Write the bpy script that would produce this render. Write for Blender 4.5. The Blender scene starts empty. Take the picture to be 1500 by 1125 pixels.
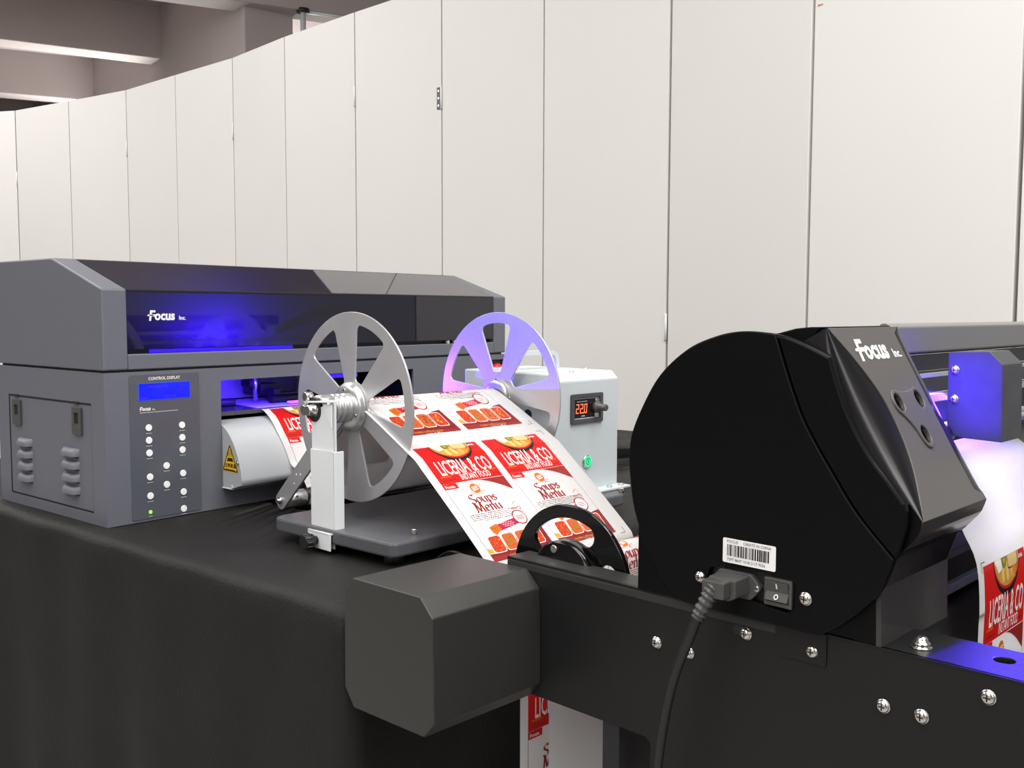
import bpy, bmesh, math, random
from mathutils import Vector, Matrix
random.seed(4)
PI = math.pi
S = bpy.context.scene
COL = S.collection

# ------------------------------------------------------------------ camera, world, lights, exposure
# metres; z = 0 is the table top, the floor lies at z = -0.75
yaw, pitch, roll = .69003, .07299, .00273
fw = Vector((math.cos(yaw)*math.cos(pitch), math.sin(yaw)*math.cos(pitch), -math.sin(pitch)))
r0 = Vector((math.sin(yaw), -math.cos(yaw), 0)); u0 = r0.cross(fw)
rv = math.cos(roll)*r0 + math.sin(roll)*u0; uv = -math.sin(roll)*r0 + math.cos(roll)*u0
cd = bpy.data.cameras.new('camera'); cam = bpy.data.objects.new('camera', cd); COL.objects.link(cam)
cd.sensor_width = 36; cd.lens = 1442.4/1500*36; cd.clip_start = .02
M = Matrix((rv, uv, -fw)).transposed().to_4x4(); M.translation = Vector((-.6901, -1.304, .3038))
cam.matrix_world = M
S.camera = cam
S.view_settings.view_transform = 'Standard'; S.view_settings.look = 'None'
S.view_settings.exposure = 0.0; S.view_settings.gamma = 1.0; S.view_settings.use_curve_mapping = False

w = bpy.data.worlds.new('hall_air'); S.world = w; w.use_nodes = True
w.node_tree.nodes['Background'].inputs[0].default_value = (.95, .97, 1, 1)
w.node_tree.nodes['Background'].inputs[1].default_value = .42

def area(name, loc, tgt, sx, sy, power, col=(1, 1, 1), spread=PI):
    l = bpy.data.lights.new(name, 'AREA'); l.shape = 'RECTANGLE'; l.size = sx; l.size_y = sy
    l.energy = power; l.color = col; l.spread = spread
    o = bpy.data.objects.new(name, l); COL.objects.link(o); o.location = loc
    o.rotation_euler = (Vector(tgt)-Vector(loc)).to_track_quat('-Z', 'Y').to_euler()
    return o
WARM = (1, .975, .94)
area('hall_and_fill_light', (.0, -1.9, 2.5), (.1, -1.5, 0), 1.8, 3.0, 90, WARM)
area('hall_and_fill_light', (.9, -2.0, 2.5), (.7, -1.4, 0), 1.0, 1.6, 46, WARM)
area('hall_and_fill_light', (-.8, 2.6, 2.5), (-.2, 2.6, 0), 1.6, 4.5, 114, WARM)
area('hall_and_fill_light', (-2.4, -.6, 2.5), (-2.2, -.6, 0), 1.4, 3.6, 100, WARM)
area('hall_and_fill_light', (-3.6, -.9, 1.1), (0, -.6, 0), 1.6, 1.2, 20, WARM)  # unseen low side light, added to brighten the hanging film and side faces
area('hall_and_fill_light', (.2, 5.4, 2.5), (.9, 5.4, .3), 1.2, 3.0, 88, WARM)
area('hall_and_fill_light', (-1.3, -4.2, 2.1), (0, -1, .2), .8, 2.6, 28, WARM)
area('hall_and_fill_light', (5.2, 9.0, 1.6), (4.4, 7.4, 3.0), 1.0, 3.0, 340, WARM)
UV = (.05, .012, 1.0)
Y2 = math.radians(-4.77)                      # the winder and the second printer stand turned by this much
RT = Matrix.Rotation(Y2, 3, 'Z')
def uv_lamp(name, loc, tgt, sx, sy, power): return area(name, loc, tgt, sx, sy, power, UV)
uv_lamp('uv_light', (.285, .075, .252), (.285, .20, .262), .08, .03, 2.4)       # inside the printer's lid, shining back into it
uv_lamp('uv_light', (.25, .03, .190), (.28, .14, .17), .12, .02, .55)
def uv_spot(loc, tgt, power, cone, blend=.3, size=.006):
    sl = bpy.data.lights.new('uv_spot', 'SPOT'); sl.energy = power; sl.color = UV; sl.spot_size = math.radians(cone); sl.spot_blend = blend; sl.shadow_soft_size = size
    so = bpy.data.objects.new('uv_spot', sl); COL.objects.link(so); so.location = loc
    so.rotation_euler = (Vector(tgt)-Vector(loc)).to_track_quat('-Z', 'Y').to_euler()
uv_spot((.335, .03, .172), tuple(RT @ Vector((.47, -.32, .290))), 17, 44)       # in the printer's slot, reaching the far reel
uv_lamp('uv_light', tuple(RT @ Vector((.283, -1.040, .235))), tuple(RT @ Vector((.32, -1.040, .235))), .06, .07, .17)   # on the black printer
uv_lamp('uv_light', tuple(RT @ Vector((.42, -.985, .222))), tuple(RT @ Vector((.40, -1.05, .165))), .20, .02, 4.5)
uv_spot(tuple(RT @ Vector((.50, -1.16, .26))), tuple(RT @ Vector((.172, -1.200, .048))), 60, 35.5, .06, .004)

# ------------------------------------------------------------------ materials
def nmat(name, col, rough=.5, metal=0, bump=0, scale=400, coat=0, var=0, vscale=8, emit=None, estr=0, spec=.5, coat_rough=.05):
    m = bpy.data.materials.new(name); m.use_nodes = True
    n = m.node_tree.nodes; l = m.node_tree.links; b = n['Principled BSDF']
    b.inputs['Base Color'].default_value = (*col, 1); b.inputs['Roughness'].default_value = rough
    b.inputs['Metallic'].default_value = metal; b.inputs['Coat Weight'].default_value = coat
    b.inputs['Coat Roughness'].default_value = coat_rough
    b.inputs['Specular IOR Level'].default_value = spec
    if emit: b.inputs['Emission Color'].default_value = (*emit, 1); b.inputs['Emission Strength'].default_value = estr
    if bump or var:
        tc = n.new('ShaderNodeTexCoord')
    if bump:
        t = n.new('ShaderNodeTexNoise'); t.inputs['Scale'].default_value = scale; t.inputs['Detail'].default_value = 3
        l.new(tc.outputs['Object'], t.inputs['Vector'])
        bp = n.new('ShaderNodeBump'); bp.inputs['Strength'].default_value = bump; bp.inputs['Distance'].default_value = .001
        l.new(t.outputs['Fac'], bp.inputs['Height']); l.new(bp.outputs['Normal'], b.inputs['Normal'])
    if var:
        t2 = n.new('ShaderNodeTexNoise'); t2.inputs['Scale'].default_value = vscale; t2.inputs['Detail'].default_value = 5
        l.new(tc.outputs['Object'], t2.inputs['Vector'])
        mx = n.new('ShaderNodeMix'); mx.data_type = 'RGBA'
        mx.inputs['A'].default_value = (*[max(0, c*(1-var)) for c in col], 1)
        mx.inputs['B'].default_value = (*[min(1, c*(1+var)) for c in col], 1)
        l.new(t2.outputs['Fac'], mx.inputs['Factor']); l.new(mx.outputs['Result'], b.inputs['Base Color'])
    return m
def film_mat(name, col, tr=.28, rough=.35):
    m = bpy.data.materials.new(name); m.use_nodes = True
    n = m.node_tree.nodes; l = m.node_tree.links; b = n['Principled BSDF']
    b.inputs['Base Color'].default_value = (*col, 1); b.inputs['Roughness'].default_value = rough
    b.inputs['Specular IOR Level'].default_value = .35
    t = n.new('ShaderNodeBsdfTranslucent'); t.inputs['Color'].default_value = (*col, 1)
    x = n.new('ShaderNodeMixShader'); x.inputs[0].default_value = tr
    l.new(b.outputs[0], x.inputs[1]); l.new(t.outputs[0], x.inputs[2]); l.new(x.outputs[0], n['Material Output'].inputs['Surface'])
    return m
G = {}
G['panel'] = nmat('white_panel', (.66, .65, .635), .55, bump=.05, scale=250, var=.02, vscale=3)
G['grey'] = nmat('grey_powder_coat', (.120, .127, .152), .42, bump=.12, scale=900)
G['grey_top'] = nmat('lid_grey_powder_coat', (.120, .127, .150), .42, bump=.12, scale=900)
G['dark'] = nmat('inner_black', (.012, .012, .014), .5)
G['liner'] = nmat('inner_liner', (.30, .30, .32), .5)
G['block'] = nmat('block_anodised', (.05, .05, .06), .45)
G['black'] = nmat('black_powder_coat', (.0095, .0095, .0098), .42, bump=.1, scale=1100, spec=.3)
G['gloss'] = nmat('black_moulded_plastic', (.0028, .0028, .0032), .34, coat=.0, spec=.14)
G['coat2'] = nmat('charcoal_powder_coat', (.030, .030, .0285), .38, bump=.1, scale=1100, spec=.4)
G['lens'] = nmat('black_gloss_trim', (.006, .006, .007), .25, spec=.6)
G['spool'] = nmat('black_gloss_plastic', (.004, .004, .0045), .09, spec=.45)
G['fascia'] = nmat('dark_grey_satin', (.088, .083, .079), .42, bump=.08, scale=1200)
G['bar'] = nmat('gantry_grey', (.17, .165, .16), .5, bump=.05, scale=900)
G['white'] = nmat('white_powder_coat', (.70, .73, .75), .4, bump=.05, scale=900)
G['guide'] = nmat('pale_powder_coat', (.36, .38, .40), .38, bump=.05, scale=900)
G['box'] = nmat('pale_grey_powder_coat', (.53, .58, .60), .42, bump=.06, scale=900)
G['plate'] = nmat('base_grey_powder_coat', (.085, .087, .096), .35, bump=.08, scale=900)
G['alu'] = nmat('brushed_aluminium', (.60, .60, .62), .42, metal=.75, var=.12, vscale=25)
G['alu2'] = nmat('turned_aluminium', (.72, .72, .72), .3, metal=.9)
G['chrome'] = nmat('steel', (.72, .70, .66), .22, metal=1)
G['rubber'] = nmat('black_rubber', (.012, .012, .013), .45)
G['plug'] = nmat('plug_plastic', (.065, .064, .062), .38)
G['ink'] = nmat('white_print', (.86, .86, .86), .5)
G['inkgrey'] = nmat('grey_print', (.45, .46, .5), .5)
G['inkblack'] = nmat('black_print', (.01, .01, .01), .5)
G['lcd'] = nmat('lcd_backlight', (.0, .0, .1), .15, emit=(.0, .012, 1), estr=.95)
G['lcdrim'] = nmat('lcd_rim', (.0, .0, .1), .15, emit=(.02, .12, 1), estr=1)
G['lcdtext'] = nmat('lcd_text', (.02, .0, .2), .4, emit=(.08, .03, .62), estr=.9)
G['uvglow'] = nmat('uv_led', (.1, .0, .3), .4, emit=(.34, .06, 1), estr=4)
G['uvglow2'] = nmat('uv_led_strip', (.05, .0, .3), .4, emit=(.03, .01, 1), estr=1.0)
G['btn'] = nmat('button_white', (.85, .85, .85), .35)
G['overlay'] = nmat('control_overlay', (.085, .092, .112), .16)
G['ledgreen'] = nmat('green_led', (.1, .5, .05), .3, emit=(.35, 1, .05), estr=1.2)
G['pgreen'] = nmat('power_ring_light', (.0, .5, .2), .3, emit=(.02, 1, .28), estr=1.0)
G['meter'] = nmat('meter_face', (.012, .008, .010), .2)
G['digits'] = nmat('meter_digits', (.5, .05, .02), .4, emit=(1, .16, .06), estr=1.6)
G['red'] = nmat('red_button', (.75, .01, .015), .35)
G['yellow'] = nmat('warning_yellow', (.82, .50, .01), .45)
G['cloth'] = nmat('black_felt', (.0110, .0104, .0095), .60, bump=.8, scale=260, var=.45, vscale=14, spec=.24)
G['concrete'] = nmat('ceiling_paint', (.42, .37, .36), .9, var=.08, vscale=2)
G['floor'] = nmat('hall_floor', (.30, .29, .28), .6)
G['film'] = film_mat('film_white', (.86, .85, .85))
G['fred'] = film_mat('print_red', (.66, .010, .008))
G['fbrick'] = film_mat('print_brick', (.33, .025, .022))
G['fwine'] = film_mat('print_wine', (.24, .014, .018))
G['fwhite'] = film_mat('print_white', (.9, .88, .87))
G['fblack'] = film_mat('print_black', (.015, .012, .012))
G['fgrey'] = film_mat('print_grey', (.30, .30, .30))
G['fpink'] = film_mat('print_magenta', (.52, .012, .07))
G['forange'] = film_mat('print_orange', (.72, .17, .015))
G['fyellow'] = film_mat('print_yellow', (.72, .38, .03))
G['fsoup'] = film_mat('print_soup', (.62, .34, .08))
G['fnoodle'] = film_mat('print_noodle', (.80, .58, .25))
G['fgreen'] = film_mat('print_green', (.20, .26, .03))
G['fcurry'] = film_mat('print_curry', (.58, .045, .012))
G['fcurry2'] = film_mat('print_curry_orange', (.62, .12, .02))
G['fbrown'] = film_mat('print_brown', (.22, .05, .02))
def tint():
    m = nmat('tinted_window', (.085, .07, .115), .5, spec=.5)
    b = m.node_tree.nodes['Principled BSDF']
    b.inputs['Transmission Weight'].default_value = .93; b.inputs['IOR'].default_value = 1.02
    b.inputs['Coat Weight'].default_value = 1; b.inputs['Coat Roughness'].default_value = .02; b.inputs['Coat IOR'].default_value = 1.55
    return m
G['tint'] = tint()

# ------------------------------------------------------------------ helpers
class MB:
    """collects shapes into one mesh; co-ordinates are in the thing's frame"""
    def __init__(s): s.v = []; s.f = []; s.m = []; s.mats = []; s.sm = []
    def mi(s, mat):
        if mat not in s.mats: s.mats.append(mat)
        return s.mats.index(mat)
    def add(s, vs, fs, mat, smooth=False):
        o = len(s.v); k = s.mi(mat)
        s.v += [tuple(x) for x in vs]
        for f in fs: s.f.append([o+i for i in f]); s.m.append(k); s.sm.append(smooth)
        return s
    def box(s, lo, hi, mat):
        x0, y0, z0 = lo; x1, y1, z1 = hi
        return s.add([(x0, y0, z0), (x1, y0, z0), (x1, y1, z0), (x0, y1, z0), (x0, y0, z1), (x1, y0, z1), (x1, y1, z1), (x0, y1, z1)],
                     [(0, 3, 2, 1), (4, 5, 6, 7), (0, 1, 5, 4), (1, 2, 6, 5), (2, 3, 7, 6), (3, 0, 4, 7)], mat)
    def prism(s, poly, ax, lo, hi, mat, smooth=False):
        """poly in the two other axes (in order), extruded along axis ax"""
        n = len(poly)
        A = sum(poly[i][0]*poly[(i+1) % n][1]-poly[(i+1) % n][0]*poly[i][1] for i in range(n))
        if A < 0: poly = poly[::-1]
        if ax == 1: poly = poly[::-1]
        def P(p, t): return (t, p[0], p[1]) if ax == 0 else ((p[0], t, p[1]) if ax == 1 else (p[0], p[1], t))
        vs = [P(p, lo) for p in poly]+[P(p, hi) for p in poly]
        s.add(vs, [[i, (i+1) % n, n+(i+1) % n, n+i] for i in range(n)], mat, smooth)
        s.add(vs, [list(range(n))[::-1], list(range(n, 2*n))], mat)
        return s
    def lathe(s, c, axis, prof, mat, n=32, smooth=True, caps=True):
        """prof: (along, radius) points from c along the unit axis"""
        a = Vector(axis).normalized(); c = Vector(c)
        t = Vector((0, 0, 1)) if abs(a.z) < .9 else Vector((1, 0, 0))
        e1 = a.cross(t).normalized(); e2 = a.cross(e1)
        vs = []
        for (h, r) in prof:
            for k in range(n):
                th = 2*PI*k/n; vs.append(c+a*h+(e1*math.cos(th)+e2*math.sin(th))*r)
        fs = []
        for i in range(len(prof)-1):
            for k in range(n):
                fs.append([i*n+k, i*n+(k+1) % n, (i+1)*n+(k+1) % n, (i+1)*n+k])
        s.add(vs, fs, mat, smooth)
        if caps:
            L = len(prof)-1
            s.add(vs, [list(range(n))[::-1], [L*n+k for k in range(n)]], mat)
        return s
    def cyl(s, c, axis, h, r, mat, n=28, bev=0):
        b = bev
        pr = [(0, r), (h, r)] if not b else [(0, r), (h-b, r), (h-b*.3, r-b*.3), (h, r-b)]
        return s.lathe(c, axis, pr, mat, n)
    def tube(s, pts, r, mat, n=12, rads=None):
        pts = [Vector(p) for p in pts]; vs = []; fs = []; prev = None
        for i, p in enumerate(pts):
            d = (pts[min(i+1, len(pts)-1)]-pts[max(i-1, 0)]).normalized()
            if prev is None:
                t = Vector((0, 0, 1)) if abs(d.z) < .9 else Vector((1, 0, 0)); e1 = d.cross(t).normalized()
            else: e1 = (prev-d*prev.dot(d)).normalized()
            prev = e1; e2 = d.cross(e1); rr = rads[i] if rads else r
            for k in range(n):
                th = 2*PI*k/n; vs.append(p+(e1*math.cos(th)+e2*math.sin(th))*rr)
        for i in range(len(pts)-1):
            for k in range(n): fs.append([i*n+k, i*n+(k+1) % n, (i+1)*n+(k+1) % n, (i+1)*n+k])
        s.add(vs, fs, mat, True)
        s.add(vs, [list(range(n))[::-1], [(len(pts)-1)*n+k for k in range(n)]], mat)
        return s
    def shape(s, loops, thick, fn, mat, bevel=0):
        """flat outline with holes, extruded by thick; fn maps (x, y, h) to the frame, h in 0..thick"""
        vs, fs = flat_mesh(loops, thick, bevel)
        return s.add([fn(*v) for v in vs], fs, mat)
    def text(s, body, size, fn, mat, xs=1, bold=0, shear=0, align='LEFT', space=1, h=0, flip=False):
        vs, fs = text_mesh(body, size, bold, shear, align, space)
        fs2 = [f[::-1] for f in fs] if flip else fs
        return s.add([fn(x*xs, y, h) for x, y in vs], fs2, mat)
    def poly(s, pts, fn, mat, h=0): return s.add([fn(x, y, h) for x, y in pts], [list(range(len(pts)))], mat)
    def build(s, name, parent=None, bevel=0, seg=2, angle=35, origin=None):
        me = bpy.data.meshes.new(name)
        o3 = origin if origin is not None else (Vector(parent['_o']) if parent is not None and '_o' in parent else Vector((0, 0, 0)))
        me.from_pydata([tuple(Vector(v)-o3) for v in s.v], [], s.f)
        for m in s.mats: me.materials.append(m)
        me.polygons.foreach_set('material_index', s.m); me.polygons.foreach_set('use_smooth', s.sm)
        bm = bmesh.new(); bm.from_mesh(me)
        bmesh.ops.remove_doubles(bm, verts=bm.verts, dist=1e-6)
        bm.to_mesh(me); bm.free(); me.update()
        o = bpy.data.objects.new(name, me); COL.objects.link(o)
        if parent is not None: o.parent = parent; o['_o'] = list(o3)
        if bevel:
            md = o.modifiers.new('edge', 'BEVEL'); md.width = bevel; md.segments = seg; md.limit_method = 'ANGLE'
            md.angle_limit = math.radians(angle); md.harden_normals = False
        return o
def flat_mesh(loops, thick, bevel=0):
    cu = bpy.data.curves.new('outline', 'CURVE'); cu.dimensions = '2D'; cu.fill_mode = 'BOTH'
    cu.extrude = thick/2-bevel; cu.bevel_depth = bevel; cu.bevel_resolution = 1; cu.offset = -bevel
    for lp in loops:
        sp = cu.splines.new('POLY'); sp.points.add(len(lp)-1); sp.use_cyclic_u = True
        for p, q in zip(sp.points, lp): p.co = (q[0], q[1], 0, 1)
    ob = bpy.data.objects.new('outline', cu); me = bpy.data.meshes.new_from_object(ob)
    vs = [(v.co.x, v.co.y, v.co.z+thick/2) for v in me.vertices]; fs = [list(p.vertices) for p in me.polygons]
    bpy.data.meshes.remove(me); bpy.data.objects.remove(ob); bpy.data.curves.remove(cu)
    return vs, fs
_T = {}
def text_mesh(body, size, bold=0, shear=0, align='LEFT', space=1):
    key = (body, size, bold, shear, align, space)
    if key in _T: return _T[key]
    cu = bpy.data.curves.new('lettering', 'FONT'); cu.body = body; cu.size = size; cu.offset = bold*size; cu.shear = shear
    cu.align_x = align; cu.space_character = space; cu.resolution_u = 2
    ob = bpy.data.objects.new('lettering', cu); me = bpy.data.meshes.new_from_object(ob)
    vs = [(v.co.x, v.co.y) for v in me.vertices]; fs = [list(p.vertices) for p in me.polygons]
    bpy.data.meshes.remove(me); bpy.data.objects.remove(ob); bpy.data.curves.remove(cu)
    _T[key] = (vs, fs); return vs, fs
def rpoly(pts, r, n=5):
    """polygon with rounded corners; r a number or a list"""
    out = []; N = len(pts)
    for i in range(N):
        p = Vector(pts[i]); a = Vector(pts[i-1]); b = Vector(pts[(i+1) % N]); rr = r[i] if isinstance(r, (list, tuple)) else r
        if rr <= 0: out.append(tuple(p)); continue
        d1 = (a-p).normalized(); d2 = (b-p).normalized(); ang = d1.angle(d2)
        t = min(rr/math.tan(ang/2), (a-p).length*.49, (b-p).length*.49); q = p+d1*t; e = p+d2*t
        for k in range(n+1):
            u = k/n; out.append(tuple(q*(1-u)**2+p*2*u*(1-u)+e*u*u))
    return out
def circ(cx, cy, r, n=32, ry=None, a0=0, a1=2*PI):
    full = abs(a1-a0) > 6.28
    return [(cx+r*math.cos(a0+(a1-a0)*k/(n if full else n-1)), cy+(ry or r)*math.sin(a0+(a1-a0)*k/(n if full else n-1))) for k in range(n)]
def rect(x0, y0, x1, y1): return [(x0, y0), (x1, y0), (x1, y1), (x0, y1)]
def thing(name, label, cat, origin, frame2=False, group=None):
    o = bpy.data.objects.new(name, None); COL.objects.link(o); o.empty_display_size = .05
    p = Vector(origin); o['_o'] = list(p)
    if frame2:
        R = Matrix.Rotation(Y2, 3, 'Z'); o.location = R @ p; o.rotation_euler = (0, 0, Y2)
    else: o.location = p
    tag(o, label, cat, group); return o
def tag(o, label, cat, group=None):
    o['label'] = label; o['category'] = cat
    if group: o['group'] = group
    return o
def struct(o): o['kind'] = 'structure'; return o
def lerp_tab(tab, x):
    if x <= tab[0][0]: return tab[0][1]
    for (a, p), (b, q) in zip(tab, tab[1:]):
        if x <= b: return p+(q-p)*(x-a)/(b-a)
    return tab[-1][1]
def smooth_path(pts, step):
    """Catmull-Rom through 2-D points"""
    out = []; P = [Vector(p) for p in pts]
    for i in range(len(P)-1):
        a = P[max(i-1, 0)]; b = P[i]; c = P[i+1]; d = P[min(i+2, len(P)-1)]
        n = max(1, int((c-b).length/step))
        for k in range(n):
            t = k/n
            out.append(.5*((2*b)+(c-a)*t+(2*a-5*b+4*c-d)*t*t+(3*b-a-3*c+d)*t**3))
    out.append(P[-1]); return [tuple(p) for p in out]
def logo(mb, x, y, w, fn, mat, h=.0004):
    """the maker's word mark: heavy rounded letters, small suffix; w = full width"""
    s = w/3.42
    mb.text('F', 1.12*s, lambda a, b, c: fn(x+a, y+b-.05*s, h), mat, bold=.028, shear=.12)
    mb.add([fn(x-.10*s, y+.30*s, h), fn(x+.45*s, y+.30*s, h), fn(x+.45*s, y+.40*s, h), fn(x-.06*s, y+.40*s, h)], [(0, 1, 2, 3)], mat)
    mb.text('ocus', 1.02*s, lambda a, b, c: fn(x+.52*s+a, y+b, h), mat, xs=.93, bold=.035, shear=.06, space=1.0)
    mb.text('Inc.', .46*s, lambda a, b, c: fn(x+2.66*s+a, y+b, h), mat, bold=.02, xs=1.0)
def bars(mb, fn, x0, x1, y, hgt, mat, n, h=.0004):
    """a line of print too small to read"""
    x = x0; rnd = random.Random(int((x0+y)*1e5) & 0xffff)
    while x < x1:
        wd = (x1-x0)/n*rnd.uniform(.6, 1.5); e = min(x+wd*.8, x1)
        mb.add([fn(x, y, h), fn(e, y, h), fn(e, y+hgt, h), fn(x, y+hgt, h)], [(0, 1, 2, 3)], mat); x += wd

# ------------------------------------------------------------------ setting
struct(MB().box((-6.1, -8, -.80), (10, 13.1, -.75), G['floor']).build('floor'))
seams = [(2.10, 6.25), (2.394, 5.609), (2.474, 5.027), (2.543, 4.4415), (2.519, 3.859), (2.501, 3.276), (2.422, 2.7285), (2.373, 2.155),
         (2.335, 1.576), (2.281, .999), (2.222, .422), (2.068, -.137), (1.969, -.709), (1.88, -1.28)]
wall = bpy.data.objects.new('wall_back', None); COL.objects.link(wall); struct(wall)
for i, (p, q) in enumerate(zip(seams, seams[1:])):
    p = Vector((*p, 0)); q = Vector((*q, 0)); d = (q-p).normalized(); n = Vector((-d.y, d.x, 0))
    if n.x < 0: n = -n
    g = .0035 if i not in (10, 12) else .007
    a = p+d*g; b = q-d*g
    z0, z1 = -.735, 1.654
    vs = [a+Vector((0, 0, z0)), b+Vector((0, 0, z0)), b+n*.035+Vector((0, 0, z0)), a+n*.035+Vector((0, 0, z0))]
    vs = vs+[v+Vector((0, 0, z1-z0)) for v in vs]
    MB().add(vs, [(0, 3, 2, 1), (4, 5, 6, 7), (0, 1, 5, 4), (1, 2, 6, 5), (2, 3, 7, 6), (3, 0, 4, 7)], G['panel']).build('panel', wall, bevel=.002)
    # a black felt strip closes the joint behind the panels
    MB().add([q+n*.03+d*s_*.02+Vector((0, 0, z)) for z in (z0, z1-.01) for s_ in (-1, 1)]+[q+n*.036+d*s_*.02+Vector((0, 0, z)) for z in (z0, z1-.01) for s_ in (-1, 1)],
             [(0, 1, 3, 2), (4, 6, 7, 5), (0, 4, 5, 1), (2, 3, 7, 6), (0, 2, 6, 4), (1, 5, 7, 3)], G['dark']).build('joint_strip', wall)
def hinge(i, z, dark=False, small=False):
    p = Vector((*seams[i], 0)); d = (Vector((*seams[i-1], 0))-p).normalized(); n = Vector((-d.y, d.x, 0))
    if n.x > 0: n = -n
    mb = MB()
    def fn(x, y, h): return p+d*x+n*h+Vector((0, 0, z+y))
    mb.shape([rect(.003, -.045, .026 if not small else .010, .045)], .003, fn, G['white'] if not dark else G['plug'])
    mb.lathe(p+n*.003+Vector((0, 0, z-.045)), (0, 0, 1), [(0, .004), (.09, .004)], G['white'], 10)
    for k in (-.03, 0, .03) if not small else (): mb.cyl(p+d*.015+n*.003+Vector((0, 0, z+k)), n, .002, .0045, G['alu2'], 10)
    mb.build('hinge', wall)
hinge(8, 1.19, True)
for i, z in ((10, .255), (3, 1.30), (5, 1.27), (1, 1.2)): hinge(i, z, small=True)
hinge(7, 1.28, small=True)
MB().add([Vector((2.063, -.15, 1.17))+Vector(v) for v in [(0, 0, 0), (0, -.03, 0), (0, -.03, .004), (0, 0, .004), (.004, 0, 0), (.004, -.03, 0), (.004, -.03, .004), (.004, 0, .004)]],
         [(0, 1, 2, 3), (4, 7, 6, 5), (0, 4, 5, 1), (3, 2, 6, 7), (0, 3, 7, 4), (1, 5, 6, 2)], nmat('wood_sliver', (.45, .2, .1), .7)).build('splinter', wall)
struct(MB().box((-6.1, -8, -.75), (-6, 13.1, 3.06), G['concrete']).build('wall_left')); struct(MB().box((-6, 13, -.75), (10, 13.1, 3.06), G['concrete']).build('wall_far'))
# concrete ceiling with its beams
struct(MB().box((-6.1, -8, 3.06), (10, 13.1, 3.2), G['concrete']).build('ceiling'))
def beam(p, q, z0, z1, wd, name):
    p = Vector((*p, 0)); q = Vector((*q, 0)); d = (q-p).normalized(); n = Vector((-d.y, d.x, 0))
    if n.y < 0: n = -n
    b4 = [p, q, q+n*wd, p+n*wd]
    vs = [v+Vector((0, 0, z0)) for v in b4]+[v+Vector((0, 0, z1)) for v in b4]
    return struct(MB().add(vs, [(0, 3, 2, 1), (4, 5, 6, 7), (0, 1, 5, 4), (1, 2, 6, 5), (2, 3, 7, 6), (3, 0, 4, 7)], G['concrete']).build(name, bevel=.01))
for k, (p, q) in enumerate([((-2.0, 9.44), (4.71, 6.876)), ((-2, 12.45), (5.4, 9.0)), ((-2, 7.67), (6.6, 3.76))]):
    beam(p, q, 2.6, 3.07, .28, 'trim_%d' % (k+1))
beam((5.95, 12.1), (4.28, 5.02), 2.2, 3.07, .4, 'trim_4')
b_ = MB(); b_.cyl((4.25, 4.86, 2.585), (0, 0, 1), .03, .05, G['dark'], 16); b_.cyl((4.25, 4.86, 1.5), (0, 0, 1), 1.09, .022, G['white'], 12)
b_.tube([(4.25, 4.86, 2.60), (4.7, 4.66, 2.60)], .018, G['white'])
tag(b_.build('conduit_pipe', origin=Vector((0, 0, 0))), 'thin white conduit pipe with black cap hanging below the ceiling beam', 'pipe')

# ------------------------------------------------------------------ black cloth over the table
G['cloth'].node_tree.nodes['Principled BSDF'].inputs['Sheen Weight'].default_value = .0
G['cloth'].node_tree.nodes['Principled BSDF'].inputs['Sheen Roughness'].default_value = .4
G['cloth'].node_tree.nodes['Principled BSDF'].inputs['Sheen Tint'].default_value = (.9, .85, .75, 1)
def make_cloth():
    x0, x1, y0, y1 = -.040, 1.45, -.548, .80
    rc = .03; per = []
    def side(a, b, n):
        for k in range(n): t = k/n; per.append((a[0]+(b[0]-a[0])*t, a[1]+(b[1]-a[1])*t))
    side((x0, y1), (x0, y0), 90); side((x0, y0), (x1, y0), 60); side((x1, y0), (x1, y1), 30); side((x1, y1), (x0, y1), 40)
    cx, cy = (x0+x1)/2, (y0+y1)/2; N = len(per); rings = []
    rnd = random.Random(7)
    ph = [rnd.uniform(0, 6.28) for _ in range(8)]
    levels = [(-.30, 0), (-.12, 0), (-.05, 0), (-.025, .0018), (-.013, .0022), (-.004, -.0025), (0, -.010), (.0015, -.03), (.003, -.06), (.005, -.12), (.008, -.2), (.011, -.3), (.014, -.42), (.018, -.56), (.022, -.742)]
    vs = []
    for off, z in levels:
        for k, (x, y) in enumerate(per):
            on_x = abs(x-x0) < 1e-6 or abs(x-x1) < 1e-6; on_y = abs(y-y0) < 1e-6 or abs(y-y1) < 1e-6
            nx = (-1 if abs(x-x0) < 1e-6 else 1 if abs(x-x1) < 1e-6 else 0); ny = (-1 if abs(y-y0) < 1e-6 else 1 if abs(y-y1) < 1e-6 else 0)
            if off < 0:
                f = 1+off/.9; px = cx+(x-cx)*((x1-cx+off)/(x1-cx)); py = cy+(y-cy)*((y1-cy+off)/(y1-cy)); pz = z-.0012+(.0004*math.sin(31*px+ph[0])*math.sin(23*py+ph[1]) if off > -.1 else 0)
            else:
                d = -z/.742; s = y if nx else x
                wv = d*(.012*math.sin(9*s+ph[2])+.008*math.sin(21*s+ph[3])+.004*math.sin(43*s+ph[4]))+.0012*math.sin(37*s+ph[5])
                l = math.hypot(nx, ny) or 1
                px = x+nx/l*(off+wv*abs(nx)); py = y+ny/l*(off+wv*abs(ny)); pz = z-.0012
            vs.append((px, py, pz))
    fs = []
    for i in range(len(levels)-1):
        for k in range(N): fs.append([i*N+k, i*N+(k+1) % N, (i+1)*N+(k+1) % N, (i+1)*N+k])
    fs.append(list(range(N)))
    mb = MB().add(vs, [f[::-1] for f in fs], G['cloth'], True)
    o = mb.build('tablecloth')
    md = o.modifiers.new('thickness', 'SOLIDIFY'); md.thickness = .0015; md.offset = -1
    tag(o, 'black felt tablecloth draped over the display table under the grey printer', 'tablecloth')
make_cloth()

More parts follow.
